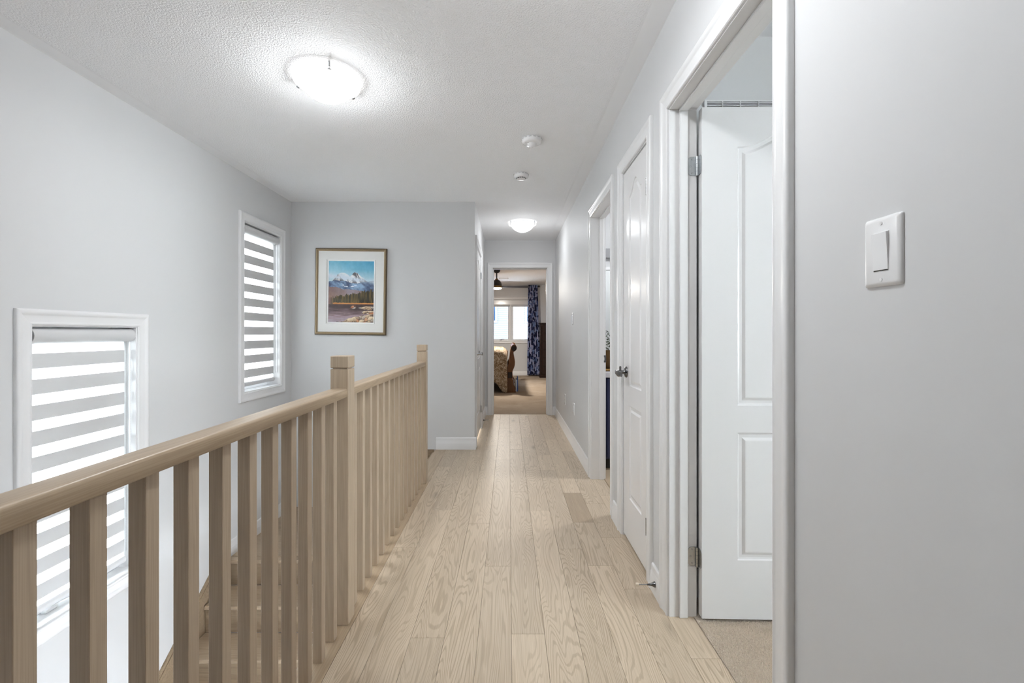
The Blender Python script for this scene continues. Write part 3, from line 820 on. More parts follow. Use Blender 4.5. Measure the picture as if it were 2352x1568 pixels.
# ------------------------------------------------------------------ switches and outlets on the right wall
def wall_plate(name, label, cat, y, z, kind, group):
    root = tag(empty(name, (XR, y, z)), label, cat, group)
    w2, h2 = 0.0395, 0.0600
    rows = []
    for ins, dp in ((0, 0.0), (0, 0.002), (0.0025, 0.0045), (0.007, 0.0062)):
        pts = []
        for cx, cz, a0 in ((1, 1, 0), (-1, 1, 1), (-1, -1, 2), (1, -1, 3)):
            r = max(0.0045 - ins * 0.3, 0.002)
            for k in range(4):
                a = PI / 2 * a0 + PI / 2 * k / 3
                pts.append((-dp, cx * (w2 - ins - r) + r * math.cos(a), cz * (h2 - ins - r) + r * math.sin(a)))
        rows.append(pts)
    MB().loops(rows, True, True, True).build('cover_plate', 'plastic', root, 50)
    if kind == 'switch':
        MB().box(-0.0068, -0.004, -0.0172, 0.0172, -0.0340, 0.0340, 0.001).build('switch_frame', 'plastic', root)
        m = MB(); m.extr([(-0.0065, 0.0325), (-0.0110, 0.0315), (-0.0090, 0.0), (-0.0075, -0.0315), (-0.0065, -0.0325)], lambda a, b, t: (a, t, b), -0.0155, 0.0155)
        m.build('rocker', 'plastic', root)
        MB().box(-0.0070, -0.0066, -0.0150, 0.0150, -0.0336, -0.0322).build('rocker_gap', 'slot', root)
    else:
        for s in (-1, 1):
            rc = MB().box(-0.0075, -0.004, -0.0165, 0.0165, s * 0.0195 - 0.0140, s * 0.0195 + 0.0140, 0.004).build('receptacle', 'plastic', root)
            for q in (-0.006, 0.006):
                MB().box(-0.0078, -0.0070, q - 0.001, q + 0.001, s * 0.0195 - 0.003, s * 0.0195 + 0.005).build('slot', 'slot', rc)
    for s in (-1, 1):
        MB().lathe([(0.0032, -0.005), (0.0030, -0.0070), (0.001, -0.0072)], (0, 0, s * 0.0485), 'X', 12).build('screw', 'plastic', root, 40)
    return root
wall_plate('light_switch', 'large white rocker switch plate on bare grey wall by the open door', 'switch', 0.784, 1.285, 'switch', 'hall light switches')
wall_plate('light_switch', 'white rocker switch plate beyond the bathroom doorway above the outlets', 'switch', 4.61, 1.288, 'switch', 'hall light switches')
wall_plate('wall_outlet', 'white wall outlet nearer the bathroom doorway casing', 'outlet', 4.525, 0.388, 'outlet', 'outlets above the long baseboard')
wall_plate('wall_outlet', 'white wall outlet nearer the far bedroom doorway', 'outlet', 5.22, 0.380, 'outlet', 'outlets above the long baseboard')

# ------------------------------------------------------------------ door stops
def door_stop(label, base, sgn):
    root = tag(empty('door_stop', base), label, 'door stop')
    pr = [(0.0125, 0), (0.0125, 0.002), (0.0085, 0.010), (0.0055, 0.018), (0.0040, 0.028), (0.0036, 0.034)]
    MB().lathe([(r, sgn * h) for r, h in pr], (0, 0, 0), 'X', 20).build('flared_base', 'dchrome', root, 50)
    MB().lathe([(0.0026, sgn * 0.033), (0.0026, sgn * 0.072)], (0, 0, 0), 'X', 14).build('rod', 'chrome', root, 50)
    MB().lathe([(0.0062, sgn * 0.070), (0.0072, sgn * 0.073), (0.0072, sgn * 0.080), (0.0060, sgn * 0.083)], (0, 0, 0), 'X', 16).build('rubber_tip', 'rubber', root, 50)
door_stop('nickel door stop with cream tip on the baseboard by the open door', (XR - 0.0145, 1.972, 0.055), -1)
door_stop('nickel door stop with cream tip on the corridor baseboard past the closed door', (XC + 0.0145, 5.70, 0.052), 1)

# ------------------------------------------------------------------ framed landscape
pc = empty('framed_picture', (-1.548, YB - 0.001, 1.5475))
tag(pc, 'framed mountain lake landscape with wide ivory mat', 'picture')
pc.rotation_euler = (0, math.radians(0.75), 0)
FW, FH = 0.349, 0.4235
def fmap(u, v, d): return (u, -d, v)
def ring(prof, hw, hh, name, mat, parent, smooth=30):
    """mitred frame strip: prof (s inward from the outer edge, d)"""
    m = MB(); rows = []
    for s, d in prof + [prof[0]]:
        rows.append([fmap(x, z, d) for x, z in ((-hw + s, -hh + s), (hw - s, -hh + s), (hw - s, hh - s), (-hw + s, hh - s))])
    m.loops(rows); return m.build(name, mat, parent, smooth)
fr = ring([(0.007, 0.004), (0.007, 0.024), (0.012, 0.029), (0.019, 0.029), (0.024, 0.022), (0.028, 0.019), (0.028, 0.004)], FW, FH, 'frame', 'frame', pc)
ring([(0.0, 0.002), (0.0, 0.020), (0.004, 0.0245), (0.0072, 0.0245), (0.0072, 0.002)], FW, FH, 'frame_edge', 'framedark', fr)
PWX, PHZ = 0.2205, 0.2985
ring([(0.024, 0.004), (0.024, 0.0165), (0.106, 0.0165), (0.112, 0.0125), (0.112, 0.004)], FW, FH, 'mat_board', 'mat', pc)
ring([(0.0, 0.004), (0.0, 0.0130), (0.011, 0.0115), (0.012, 0.004)], PWX + 0.013, PHZ + 0.013, 'mat_bevel', 'matw', pc)

def vnoise(x, y, seed=0):
    x = np.asarray(x, float); y = np.asarray(y, float)
    xi, yi = np.floor(x), np.floor(y); fx, fy = x - xi, y - yi
    fx = fx * fx * (3 - 2 * fx); fy = fy * fy * (3 - 2 * fy)
    def h(a, b):
        t = np.sin(a * 127.1 + b * 311.7 + seed * 74.7) * 43758.5453
        return t - np.floor(t)
    return (h(xi, yi) * (1 - fx) + h(xi + 1, yi) * fx) * (1 - fy) + (h(xi, yi + 1) * (1 - fx) + h(xi + 1, yi + 1) * fx) * fy
def fbm(x, y, seed=0, o=4):
    s = 0; a = 0.5
    for i in range(o): s = s + a * vnoise(x * 2 ** i, y * 2 ** i, seed + i); a *= 0.5
    return s
def painting(u, v):
    C = lambda *c: np.array(c, float) / 255
    lerp = lambda a, b, t: a + (b - a) * np.clip(t, 0, 1)[..., None]
    n1 = fbm(u * 6, v * 6, 1); n2 = fbm(u * 22, v * 22, 2); n3 = fbm(u * 50, v * 12, 3)
    col = lerp(C(158, 200, 214) * np.ones(u.shape + (3,)), C(66, 148, 184), (v - 0.7) * 2.4 + (u - 0.5) * 0.5 + (n1 - 0.5) * 0.4)
    col = lerp(col, C(205, 216, 222), (0.86 - v) * 5 * (0.3 + n1) * 0.8)
    # far snow peaks
    def peak(u0, v0, sl, sr, rough):
        top = v0 - np.where(u < u0, (u0 - u) * sl, (u - u0) * sr) + (n2 - 0.5) * rough
        return top
    dome = 0.81 - (u - 0.31) ** 2 * 2.6
    msk = v < dome; col[msk] = lerp(C(226, 230, 234) * np.ones(u.shape + (3,)), C(176, 190, 202), (n2 - 0.35) * 2.2)[msk]
    p1 = peak(0.205, 0.785, 0.9, 0.75, 0.03); m1 = v < p1
    c1 = lerp(C(74, 72, 78) * np.ones(u.shape + (3,)), C(196, 186, 182), (n2 - 0.44) * 7); col[m1] = c1[m1]
    p2 = peak(0.585, 0.832, 0.72, 0.62, 0.04); m2 = v < p2
    c2 = lerp(C(96, 92, 98) * np.ones(u.shape + (3,)), C(232, 232, 232), (fbm(u * 26 + v * 16, v * 12, 9) - 0.42) * 7); col[m2] = c2[m2]
    # mist
    
    # blue ridge
    ridge = 0.690 - 0.02 * np.abs(u - 0.85) + (n1 - 0.5) * 0.05 - 0.05 * np.exp(-((u - 0.6) / 0.18) ** 2)
    mr = v < ridge
    cr = lerp(C(64, 78, 106) * np.ones(u.shape + (3,)), C(138, 166, 196), (fbm(u * 7, v * 12 + u * 4, 5) - 0.36) * 3.4)
    snow = ((np.abs(v - 0.597 - (n2 - 0.5) * 0.06) < 0.012 * (n3 * 2 - 0.6)) & (u > 0.26) & (u < 0.62)); cr[snow] = C(236, 238, 242)
    col[mr] = cr[mr]
    mist = np.exp(-((v - 0.700 + 0.10 * (u - 0.6)) / 0.040) ** 2) * (0.15 + 1.5 * n1)
    col = lerp(col, C(202, 214, 226), mist)
    # brown hills and violet haze
    hill = 0.585 - 0.10 * u + (n1 - 0.5) * 0.05
    mh = v < hill
    ch = lerp(C(116, 88, 80) * np.ones(u.shape + (3,)), C(150, 144, 156), np.exp(-((u - 0.45) / 0.28) ** 2) * (0.3 + n1))
    ch = lerp(ch, C(176, 150, 128), (0.52 - v) * 6 * (0.5 - u)); col[mh] = ch[mh]
    # forest
    ftop = 0.40 + 0.12 * np.clip(u * 1.2 - 0.1, 0, 1) + (vnoise(u * 60, u * 0, 6) - 0.4) * 0.055
    mf = (v < ftop)
    cf = lerp(C(44, 38, 22) * np.ones(u.shape + (3,)), C(118, 98, 52), (vnoise(u * 46, v * 9, 7) - 0.25) * 1.2)
    cf = lerp(cf, C(128, 96, 92), (0.14 - u) * 7 * n1 * 1.6); col[mf] = cf[mf]
    # shore and water
    ms = (v < 0.318 + (n3 - 0.5) * 0.01) & (u > 0.10); col[ms] = lerp(C(204, 140, 74) * np.ones(u.shape + (3,)), C(120, 74, 44), (0.310 - v) * 60)[ms]
    mw = v < 0.294
    wv = fbm(u * 5, v * 70, 8)
    cw = lerp(C(58, 42, 42) * np.ones(u.shape + (3,)), C(150, 128, 134), (0.24 - v) * 7 + (wv - 0.5) * 1.3)
    cw = lerp(cw, C(172, 170, 184), (0.12 - v) * 5 + (wv - 0.55)); col[mw] = cw[mw]
    # rocks: irregular slabs with dark gaps between them
    def rocks(mask, s, su, sv, tilt):
        a, b = u * su + v * tilt * su, v * sv - u * tilt * sv * 0.5
        a = a + (fbm(u * 12, v * 12, 20 + s) - 0.5) * 1.2; b = b + (fbm(u * 12, v * 12, 30 + s) - 0.5) * 1.2
        d1 = np.full(u.shape, 9.0); d2 = np.full(u.shape, 9.0); cid = np.zeros(u.shape); hh = np.zeros(u.shape)
        for dx in (-1, 0, 1):
            for dy in (-1, 0, 1):
                ca, cb = np.floor(a) + dx, np.floor(b) + dy
                h1 = np.sin(ca * 127.1 + cb * 311.7 + s) * 43758.5453; h1 -= np.floor(h1)
                h2 = np.sin(ca * 269.5 + cb * 183.3 + s) * 43758.5453; h2 -= np.floor(h2)
                dd = np.hypot(ca + h1 - a, cb + h2 - b); near = dd < d1
                d2 = np.where(near, d1, np.minimum(d2, dd)); hh = np.where(near, (b - cb - h2), hh); cid = np.where(near, h1, cid); d1 = np.where(near, dd, d1)
        cc = lerp(C(150, 118, 92) * np.ones(u.shape + (3,)), C(222, 204, 172), cid * 1.3 + hh * 0.9)
        cc = lerp(cc, C(178, 108, 70), (cid - 0.72) * 5); cc = lerp(cc, C(196, 196, 196), (0.18 - cid) * 5)
        cc = lerp(cc, C(52, 40, 36), np.clip(1.0 - (d2 - d1) * 5.5, 0, 1) + (-hh - 0.15) * 1.6)
        col[mask] = cc[mask]
    rocks((v < 0.15 * np.clip((u - 0.16) / 0.8, 0, 1) ** 0.9 + (n1 - 0.45) * 0.08) & (u > 0.18), 1, 9, 15, 0.5)
    rocks((np.abs(v - 0.235 + 0.03 * (u - 0.8)) < 0.034 * np.clip((u - 0.66) * 5, 0, 1) * (0.5 + n1)) & (u > 0.66), 2, 10, 22, 0.2)
    rocks((np.abs(v - 0.165) < 0.034 * (n1 + 0.3)) & (u > 0.74), 3, 10, 20, 0.2)
    rocks((((u - 0.555) / 0.055) ** 2 + ((v - 0.245) / 0.024) ** 2 < 0.7 + n2), 4, 9, 20, 0.2)
    col += (n2[..., None] - 0.5) * 0.07
    return np.clip(col, 0, 1)
nu, nv = 190, 256
U, V = np.meshgrid((np.arange(nu) + 0.5) / nu, (np.arange(nv) + 0.5) / nv)
pcol = painting(U, V); pcol = np.where(pcol <= 0.04045, pcol / 12.92, ((pcol + 0.055) / 1.055) ** 2.4)
gx, gz = np.meshgrid(np.linspace(-PWX - 0.002, PWX + 0.002, nu + 1), np.linspace(-PHZ - 0.002, PHZ + 0.002, nv + 1))
vv = np.stack([gx, np.full_like(gx, -0.009), gz], -1).reshape(-1, 3)
idx = np.arange((nu + 1) * (nv + 1)).reshape(nv + 1, nu + 1)
ff = np.stack([idx[:-1, :-1], idx[:-1, 1:], idx[1:, 1:], idx[1:, :-1]], -1).reshape(-1, 4)
me = bpy.data.meshes.new('painted_canvas'); me.from_pydata(vv.tolist(), [], ff.tolist())
ca = me.color_attributes.new('paint', 'FLOAT_COLOR', 'CORNER')
cc = np.ones((nu * nv, 4)); cc[:, :3] = pcol.reshape(-1, 3)
ca.data.foreach_set('color', np.repeat(cc, 4, 0).ravel())
a = N('painted_landscape'); at = a.n('ShaderNodeVertexColor', layer_name='paint'); a.l(at.outputs[0], a.b.inputs['Base Color'])
me.materials.append(a.set(None, 0.55)); link(bpy.data.objects.new('painted_canvas', me), pc)
MB().box(-FW + 0.006, FW - 0.006, -0.004, 0, -FH + 0.006, FH - 0.006).build('backing_board', 'framedark', pc)

# ------------------------------------------------------------------ side bedroom: grille, carpet pile, added window
gr = tag(empty('return_air_grille', (1.2, 1.98, 2.075)), 'white slatted return air grille high on the wall behind the open door', 'vent')
gw, gh = 0.352, 0.080
m = MB(); fb = 0.012
m.box(-gw, gw, -0.006, -0.0002, gh - fb * 0.6, gh, 0.001); m.box(-gw, gw, -0.006, -0.0002, -gh, -gh + fb * 0.6, 0.001)
m.box(-gw, -gw + fb, -0.006, -0.0002, -gh + 0.007, gh - 0.007, 0.001); m.box(gw - fb, gw, -0.006, -0.0002, -gh + 0.007, gh - 0.007, 0.001)
m.build('grille_frame', 'trim', gr)
MB().box(-gw + 0.004, gw - 0.004, -0.0012, -0.0003, -gh + 0.004, gh - 0.004).build('dark_backing', 'lfix', gr)
slat = MB().extr([(-0.0065, -0.0030), (-0.0055, -0.0040), (-0.0015, 0.0022), (-0.0025, 0.0034)], lambda a, b, t: (t, a, b), -gw + fb, gw - fb).mesh('slat', 'trim')
for k in range(15):
    o = bpy.data.objects.new('slat', slat); o.location = (0, 0, gh - 0.012 - 0.0098 * k); link(o, gr)
for k in range(1, 9):
    x = -gw + 2 * gw * k / 9; MB().box(x - 0.0018, x + 0.0018, -0.0075, -0.0015, -gh + 0.006, gh - 0.006).build('divider', 'trim', gr)

def pile(parent, x0, x1, y0, y1, z, n, hmax):
    P = rng.random((n, 2)) * [x1 - x0, y1 - y0] + [x0, y0]
    ang = rng.random(n) * 2 * PI; lean = rng.normal(0, 0.0032, (n, 2)); hh = hmax * (0.6 + 0.4 * rng.random(n)); wd = 0.0016
    V = np.zeros((n, 3, 3)); dx, dy = np.cos(ang) * wd, np.sin(ang) * wd
    V[:, 0] = np.stack([P[:, 0] - dx, P[:, 1] - dy, np.full(n, z)], -1); V[:, 1] = np.stack([P[:, 0] + dx, P[:, 1] + dy, np.full(n, z)], -1)
    V[:, 2] = np.stack([P[:, 0] + lean[:, 0], P[:, 1] + lean[:, 1], z + hh], -1)
    me = bpy.data.meshes.new('carpet_pile'); me.from_pydata(V.reshape(-1, 3).tolist(), [], np.arange(3 * n).reshape(-1, 3).tolist())
    me.materials.append(M['pile']); o = link(bpy.data.objects.new('carpet_pile', me), parent); o['kind'] = 'stuff'
pile([o for o in COL.objects if o.get('label') == 'beige carpet in the side bedroom'][0], 0.747, 1.25, 1.0, 1.80, 0.0, 60000, 0.0095)

w4 = MB(); ya, yb, za, zb = -0.95, 0.35, 0.75, 2.1
w4.box(4.14, 4.19, ya, yb, za, za + 0.06); w4.box(4.14, 4.19, ya, yb, zb - 0.06, zb)
for y in (ya, -0.33, yb - 0.06): w4.box(4.14, 4.19, y, y + 0.06, za + 0.06, zb - 0.06)
w4o = struct(w4.build('window_4', 'vinyl'), 'double white window in the outer wall of the side bedroom')  # out-of-view window added for daylight on the open door
MB().box(4.16, 4.166, ya + 0.05, -0.31, za + 0.05, zb - 0.05).build('pane', 'glass', w4o)
MB().box(4.16, 4.166, -0.29, yb - 0.05, za + 0.05, zb - 0.05).build('pane', 'glass', w4o)

ya, yb, za, zb = W5; w5 = MB()
w5.box(-0.72, -0.63, ya, yb, za, za + 0.05); w5.box(-0.72, -0.63, ya, yb, zb - 0.05, zb)
for y in (ya, (ya + yb) / 2 - 0.025, yb - 0.05): w5.box(-0.72, -0.63, y, y + 0.05, za + 0.05, zb - 0.05)
w5o = struct(w5.build('window_5', 'vinyl'), 'frosted window low in the stairwell under the hall floor')  # made-up window, out of view, brightens the lower left wall
for y in (ya + 0.04, (ya + yb) / 2 + 0.015): MB().box(-0.68, -0.674, y, y + (yb - ya) / 2 - 0.055, za + 0.04, zb - 0.04).build('frosted_pane', 'frost', w5o)

# ------------------------------------------------------------------ bathroom glimpse
va = tag(empty('bathroom_vanity', (1.42, 4.05, 0.004)), 'navy vanity cabinet with pale stone top seen through the doorway slit', 'vanity')
MB().box(-0.615, 0.615, -0.255, 0.288, 0.09, 0.770, 0.002).build('body', 'navy', va)
MB().box(-0.600, 0.615, -0.205, 0.288, 0.0, 0.0895).build('toe_kick', 'slot', va)
for k in range(3):
    x0 = -0.610 + 0.405 * k
    dr = MB().box(x0 + 0.006, x0 + 0.400, -0.273, -0.2555, 0.105, 0.760, 0.002).build('door', 'navy', va)
    MB().box(x0 + 0.06, x0 + 0.345, -0.2745, -0.2725, 0.165, 0.700, 0.001).build('door_panel', 'navy', dr)
    MB().tube([(x0 + 0.36, -0.30, 0.50), (x0 + 0.36, -0.30, 0.62)], 0.005).build('pull', 'brass', dr, 40)
MB().box(-0.628, 0.628, -0.285, 0.288, 0.770, 0.815, 0.003).build('countertop', 'stone', va)
tr = tag(MB().box(0.77, 1.10, 3.86, 4.12, 0.8195, 0.836, 0.004).build('wooden_tray', 'brass'), 'flat tan tray on the vanity top under the basket', 'tray')
pl = tag(empty('potted_plant', (0.90, 3.98, 0.8365)), 'dark green leafy plant in a tall woven basket on the vanity', 'plant')
MB().lathe([(0.055, 0), (0.068, 0.03), (0.072, 0.09), (0.066, 0.155), (0.058, 0.155), (0.0, 0.14)], (0, 0, 0), 'Z', 28, True, False).build('basket', 'wicker', pl, 40)
m = MB()
for k in range(90):
    a = random.random() * 2 * PI; r = 0.02 + 0.085 * random.random(); z = 0.155 + 0.155 * random.random()
    c = Vector((r * math.cos(a), r * math.sin(a), z)); d = Vector((math.cos(a), math.sin(a), random.uniform(-0.5, 0.9))).normalized()
    s = d.cross(Vector((0, 0, 1))).normalized(); L = random.uniform(0.03, 0.05); n = s.cross(d) * 0.006
    v = [c, c + d * L * 0.4 + s * L * 0.28 + n, c + d * L, c + d * L * 0.4 - s * L * 0.28 + n]
    vs = [m.bm.verts.new(q) for q in v]; m.bm.faces.new(vs)
m.build('foliage', 'leaf', pl)
mi = tag(empty('wall_mirror', (1.42, 4.339, 1.30)), 'framed mirror on the wall above the bathroom vanity', 'mirror')
MB().box(-0.60, 0.60, -0.012, -0.001, -0.36, 0.44, 0.002).build('mirror_glass', 'mirror', mi)
m = MB(); m.box(-0.63, 0.63, -0.022, -0.0005, 0.44, 0.47, 0.002); m.box(-0.63, 0.63, -0.022, -0.0005, -0.39, -0.36, 0.002)
m.box(-0.63, -0.60, -0.022, -0.0005, -0.36, 0.44, 0.002); m.box(0.60, 0.63, -0.022, -0.0005, -0.36, 0.44, 0.002)
m.build('mirror_frame', 'plastic', mi)
sh = tag(empty('vanity_light_bar', (1.42, 4.339, 1.895)), 'grey metal light bar above the bathroom mirror', 'light fixture')
MB().box(-0.60, 0.60, -0.045, -0.0005, -0.045, 0.045, 0.004).build('backplate', 'lfix', sh)
for k in range(4): MB().lathe([(0.028, -0.045), (0.040, -0.14), (0.037, -0.14)], (-0.3 + 0.2 * k, -0.09, 0.02), 'Z', 20, True, False).build('glass_shade', 'stone', sh, 50)

# ------------------------------------------------------------------ main bedroom: window
wx0, wx1, wz0, wz1 = W3
m = MB(); e = 0.012
m.box(wx0, wx0 + e, MY, MY + 0.17, wz0, wz1); m.box(wx1 - e, wx1, MY, MY + 0.17, wz0, wz1)
m.box(wx0 + e, wx1 - e, MY, MY + 0.17, wz0, wz0 + e); m.box(wx0 + e, wx1 - e, MY, MY + 0.17, wz1 - e, wz1)
w3 = struct(m.build('window_3', 'trim'), 'double white bedroom window looking out at pale siding')
casing(w3, lambda u, v, d: (u, MY - d, v), wx0 + 0.003, wx1 - 0.003, wz0 + 0.003, wz1 - 0.003, True)
mx = 0.046; f = 0.05
def sash(x0, x1, gm):
    s = MB(); a, b = MY + 0.06, MY + 0.12
    s.box(x0, x0 + f, a, b, wz0 + e, wz1 - e, 0.004); s.box(x1 - f, x1, a, b, wz0 + e, wz1 - e, 0.004)
    s.box(x0 + f, x1 - f, a, b, wz0 + e, wz0 + e + 0.035, 0.004); s.box(x0 + f, x1 - f, a, b, wz1 - e - 0.05, wz1 - e, 0.004)
    so = s.build('sash_frame', 'vinyl', w3)
    MB().box(x0 + f - 0.003, x1 - f + 0.003, a + 0.025, a + 0.031, wz0 + e + 0.032, wz1 - e - 0.047).build('pane', gm, so)
sash(wx0 + e, mx - 0.02, 'screenblue'); sash(mx + 0.02, wx1 - e, 'screen')
MB().box(mx - 0.02, mx + 0.02, MY + 0.02, MY + 0.13, wz0 + e, wz1 - e, 0.004).build('mullion', 'vinyl', w3)
cr = MB(); cr.box(-0.25, -0.19, MY + 0.04, MY + 0.058, wz0 + e, wz0 + e + 0.02, 0.003); cr.tube([(-0.22, MY + 0.045, wz0 + e + 0.02), (-0.20, MY + 0.035, wz0 + 0.04), (-0.14, MY + 0.03, wz0 + 0.05)], 0.005)
cr.build('crank_handle', 'lfix', w3, 40)
rb = tag(empty('roller_blind', (0.06, MY + 0.03, 1.9)), 'rolled up white blind at the head of the bedroom window', 'window blind')
MB().box(wx0 - 0.04, wx1 - 0.09, -0.028, 0.022, -0.005, 0.124, 0.01, 2).build('cassette', 'plastic', rb)
MB().box(wx0 - 0.03, wx1 - 0.10, -0.008, -0.006, -0.060, -0.0052).build('shade_fabric', 'opaque', rb)

# neighbouring house outside
nh = tag(empty('neighbour_house', (0.3, 20.0, -3.0)), 'pale blue sided neighbouring house beyond the bedroom window', 'house')
m = MB(); z = 0.0
while z < 9.0:
    m.extr([(-0.002, 0), (-0.020, 0), (-0.004, 0.095), (-0.002, 0.095)], lambda a, b, t: (t, a, b + z), -6, 6); z += 0.0935
so = m.build('siding', 'siding', nh)
MB().box(-6, 6, 0, 0.2, 0, 9).build('house_wall', 'sidetrim', nh)
def nwin(x0, x1, z0, z1):
    f = MB(); t = 0.09
    f.box(x0 - t, x1 + t, -0.06, -0.005, z0 - t, z0, 0.005); f.box(x0 - t, x1 + t, -0.06, -0.005, z1, z1 + t, 0.005)
    f.box(x0 - t, x0, -0.06, -0.005, z0, z1, 0.005); f.box(x1, x1 + t, -0.06, -0.005, z0, z1, 0.005)
    fo = f.build('window', 'sidetrim', nh); MB().box(x0, x1, -0.03, -0.022, z0, z1).build('pane', 'skypane', fo)
nwin(-1.75, -0.90, 4.68, 6.2); nwin(0.50, 1.35, 4.64, 6.2)

# ------------------------------------------------------------------ curtain and rod
rod = tag(empty('curtain_rod', (0.2, 12.03, 2.372)), 'black curtain rod with round finial above the bedroom window', 'curtain rod')
MB().tube([(-1.15, 0, 0), (0.555, 0, 0)], 0.013, 14).build('pole', 'black', rod, 40)
for x, s in ((0.555, 1), (-1.15, -1)):
    MB().lathe([(0.012, 0), (0.016, s * 0.006), (0.012, s * 0.012), (0.027, s * 0.025), (0.030, s * 0.040), (0.022, s * 0.056), (0.004, s * 0.064)], (x, 0, 0), 'X', 20).build('finial', 'black', rod, 50)
for x in (-1.05, 0.535): MB().box(x - 0.008, x + 0.008, 0.0, 0.119, -0.012, 0.012, 0.003).build('bracket', 'black', rod)
rows, nx, nz = [], 96, 40
verts = []; uvs = []
for j in range(nz + 1):
    t = j / nz; z = 2.402 - t * (2.402 - 0.03)
    hw = 0.122 + 0.04 * t ** 0.7 ; cx = 0.628 + 0.012 * t
    for i in range(nx + 1):
        q = i / nx; ph = q * 2 * PI * 5.0
        am = (0.024 + 0.012 * t) * (0.8 + 0.2 * math.sin(ph * 0.37 + 1))
        x = cx + (q * 2 - 1) * hw + 0.010 * math.sin(2 * ph + 2 * t)
        verts.append((x, 11.974 + am * math.sin(ph + 0.5 * t), z)); uvs.append((q * 1.4, (1 - t) * 2.3))
faces = [(j * (nx + 1) + i, j * (nx + 1) + i + 1, (j + 1) * (nx + 1) + i + 1, (j + 1) * (nx + 1) + i) for j in range(nz) for i in range(nx)]
me = bpy.data.meshes.new('curtain'); me.from_pydata(verts, [], faces)
ul = me.uv_layers.new(name='UVMap')
ul.data.foreach_set('uv', np.array([uvs[l.vertex_index] for l in me.loops]).ravel())
me.materials.append(M['curtain']); me.polygons.foreach_set('use_smooth', [True] * len(me.polygons))
cu = link(bpy.data.objects.new('curtain', me)); sm = cu.modifiers.new('thickness', 'SOLIDIFY'); sm.thickness = 0.002
tag(cu, 'long navy and grey patchwork curtain hanging to the bedroom floor', 'curtain')

# ------------------------------------------------------------------ tall chest
ch = tag(empty('tall_chest', (1.228, 11.72, 0.006)), 'tall dark wooden chest beside the patchwork curtain', 'chest')
MB().box(-0.435, 0.435, -0.20, 0.20, 0.07, 1.36, 0.004).build('body', 'wood_dark', ch)
MB().box(-0.455, 0.455, -0.215, 0.21, 0.0, 0.0695, 0.006).build('plinth', 'wood_dark', ch)
MB().box(-0.460, 0.460, -0.225, 0.21, 1.3605, 1.392, 0.008, 2).build('top', 'wood_dark', ch)
for s in (-1, 1): MB().lathe([(0.022, 0.0), (0.022, 1.2)], (s * 0.425, -0.202, 0.10), 'Z', 16).build('corner_post', 'wood_dark', ch, 40)
for k in range(6):
    z0 = 0.09 + 0.21 * k
    d = MB().box(-0.385, 0.385, -0.216, -0.2005, z0, z0 + 0.19, 0.004).build('drawer', 'wood_dark', ch)
    for s in (-0.2, 0.2): MB().lathe([(0.008, -0.216), (0.016, -0.232), (0.010, -0.238)], (s, 0, z0 + 0.095), 'Y', 14).build('knob', 'brass', d, 40)

# ------------------------------------------------------------------ sleigh bed
bd = tag(empty('sleigh_bed', (-0.9, 9.5, 0.006)), 'brown wooden sleigh bed with curled footboard', 'bed')
binv = Matrix.Translation(-Vector(bd.location))
def bput(m, name, mat, smooth=False, par=None):
    o = m.build(name, mat, par or bd, smooth)
    if par is None: o.matrix_parent_inverse = binv
    return o
zx = [(530, 90), (556, 100), (578, 128), (586, 165), (572, 205), (545, 230), (515, 242), (528, 320), (543, 400), (548, 465), (536, 545), (500, 625),
      (497, 700), (497, 795), (512, 803), (516, 905), (546, 935), (562, 962), (560, 1000), (552, 1012), (562, 1030), (562, 1058), (330, 1058), (300, 965), (372, 900),
      (392, 800), (392, 630), (392, 545), (425, 470), (442, 400), (447, 300), (455, 210), (468, 150), (495, 105)]
fp0 = [(-0.4062 + x * 0.000952, 1.0124 - y * 0.000952) for x, y in zx]
def chaikin(p, sharp):
    out = []
    n = len(p)
    for i in range(n):
        a, b = Vector(p[i]), Vector(p[(i + 1) % n]); pr = Vector(p[i - 1])
        if i in sharp: out.append(tuple(a))
        else: out += [tuple(a * 0.75 + pr * 0.25), tuple(a * 0.75 + b * 0.25)]
    return out
fp = chaikin(fp0, set(range(11, 28)))
bput(MB().extr(fp, lambda a, b, t: (a, t, b), 8.66, 8.73), 'footboard_post', 'wood_bed', 42)
fq = [(0.012 + (a - 0.012) * 0.82, b * 0.985) for a, b in fp]
bput(MB().extr(fq, lambda a, b, t: (a, t, b), 8.73, 10.33), 'footboard_panel', 'wood_bed', 42)
bput(MB().extr(fp, lambda a, b, t: (a, t, b), 10.33, 10.40), 'footboard_post', 'wood_bed', 30)
po = bput(MB().lathe([(0.047, 8.652), (0.050, 8.655), (0.050, 8.661)], (0.097, 0, 0.848), 'Y', 28), 'scroll_disc', 'wood_dark', 40)
bput(MB().box(-0.022, 0.060, 8.654, 8.661, 0.285, 0.395, 0.003), 'post_panel', 'wood_dark')
for y in (8.70, 10.33): bput(MB().box(-2.0, -0.01, y, y + 0.03, 0.16, 0.38, 0.004), 'side_rail', 'wood_dark')
hp = [(-2.02 - (a + 0.05) * 1.1, b * 1.35) for a, b in fp]
bput(MB().extr(hp, lambda a, b, t: (a, t, b), 8.66, 10.40), 'headboard', 'wood_bed', 30)
bput(MB().box(-1.98, -0.055, 8.74, 10.32, 0.30, 0.70, 0.05, 3), 'mattress', 'sheet', 40)
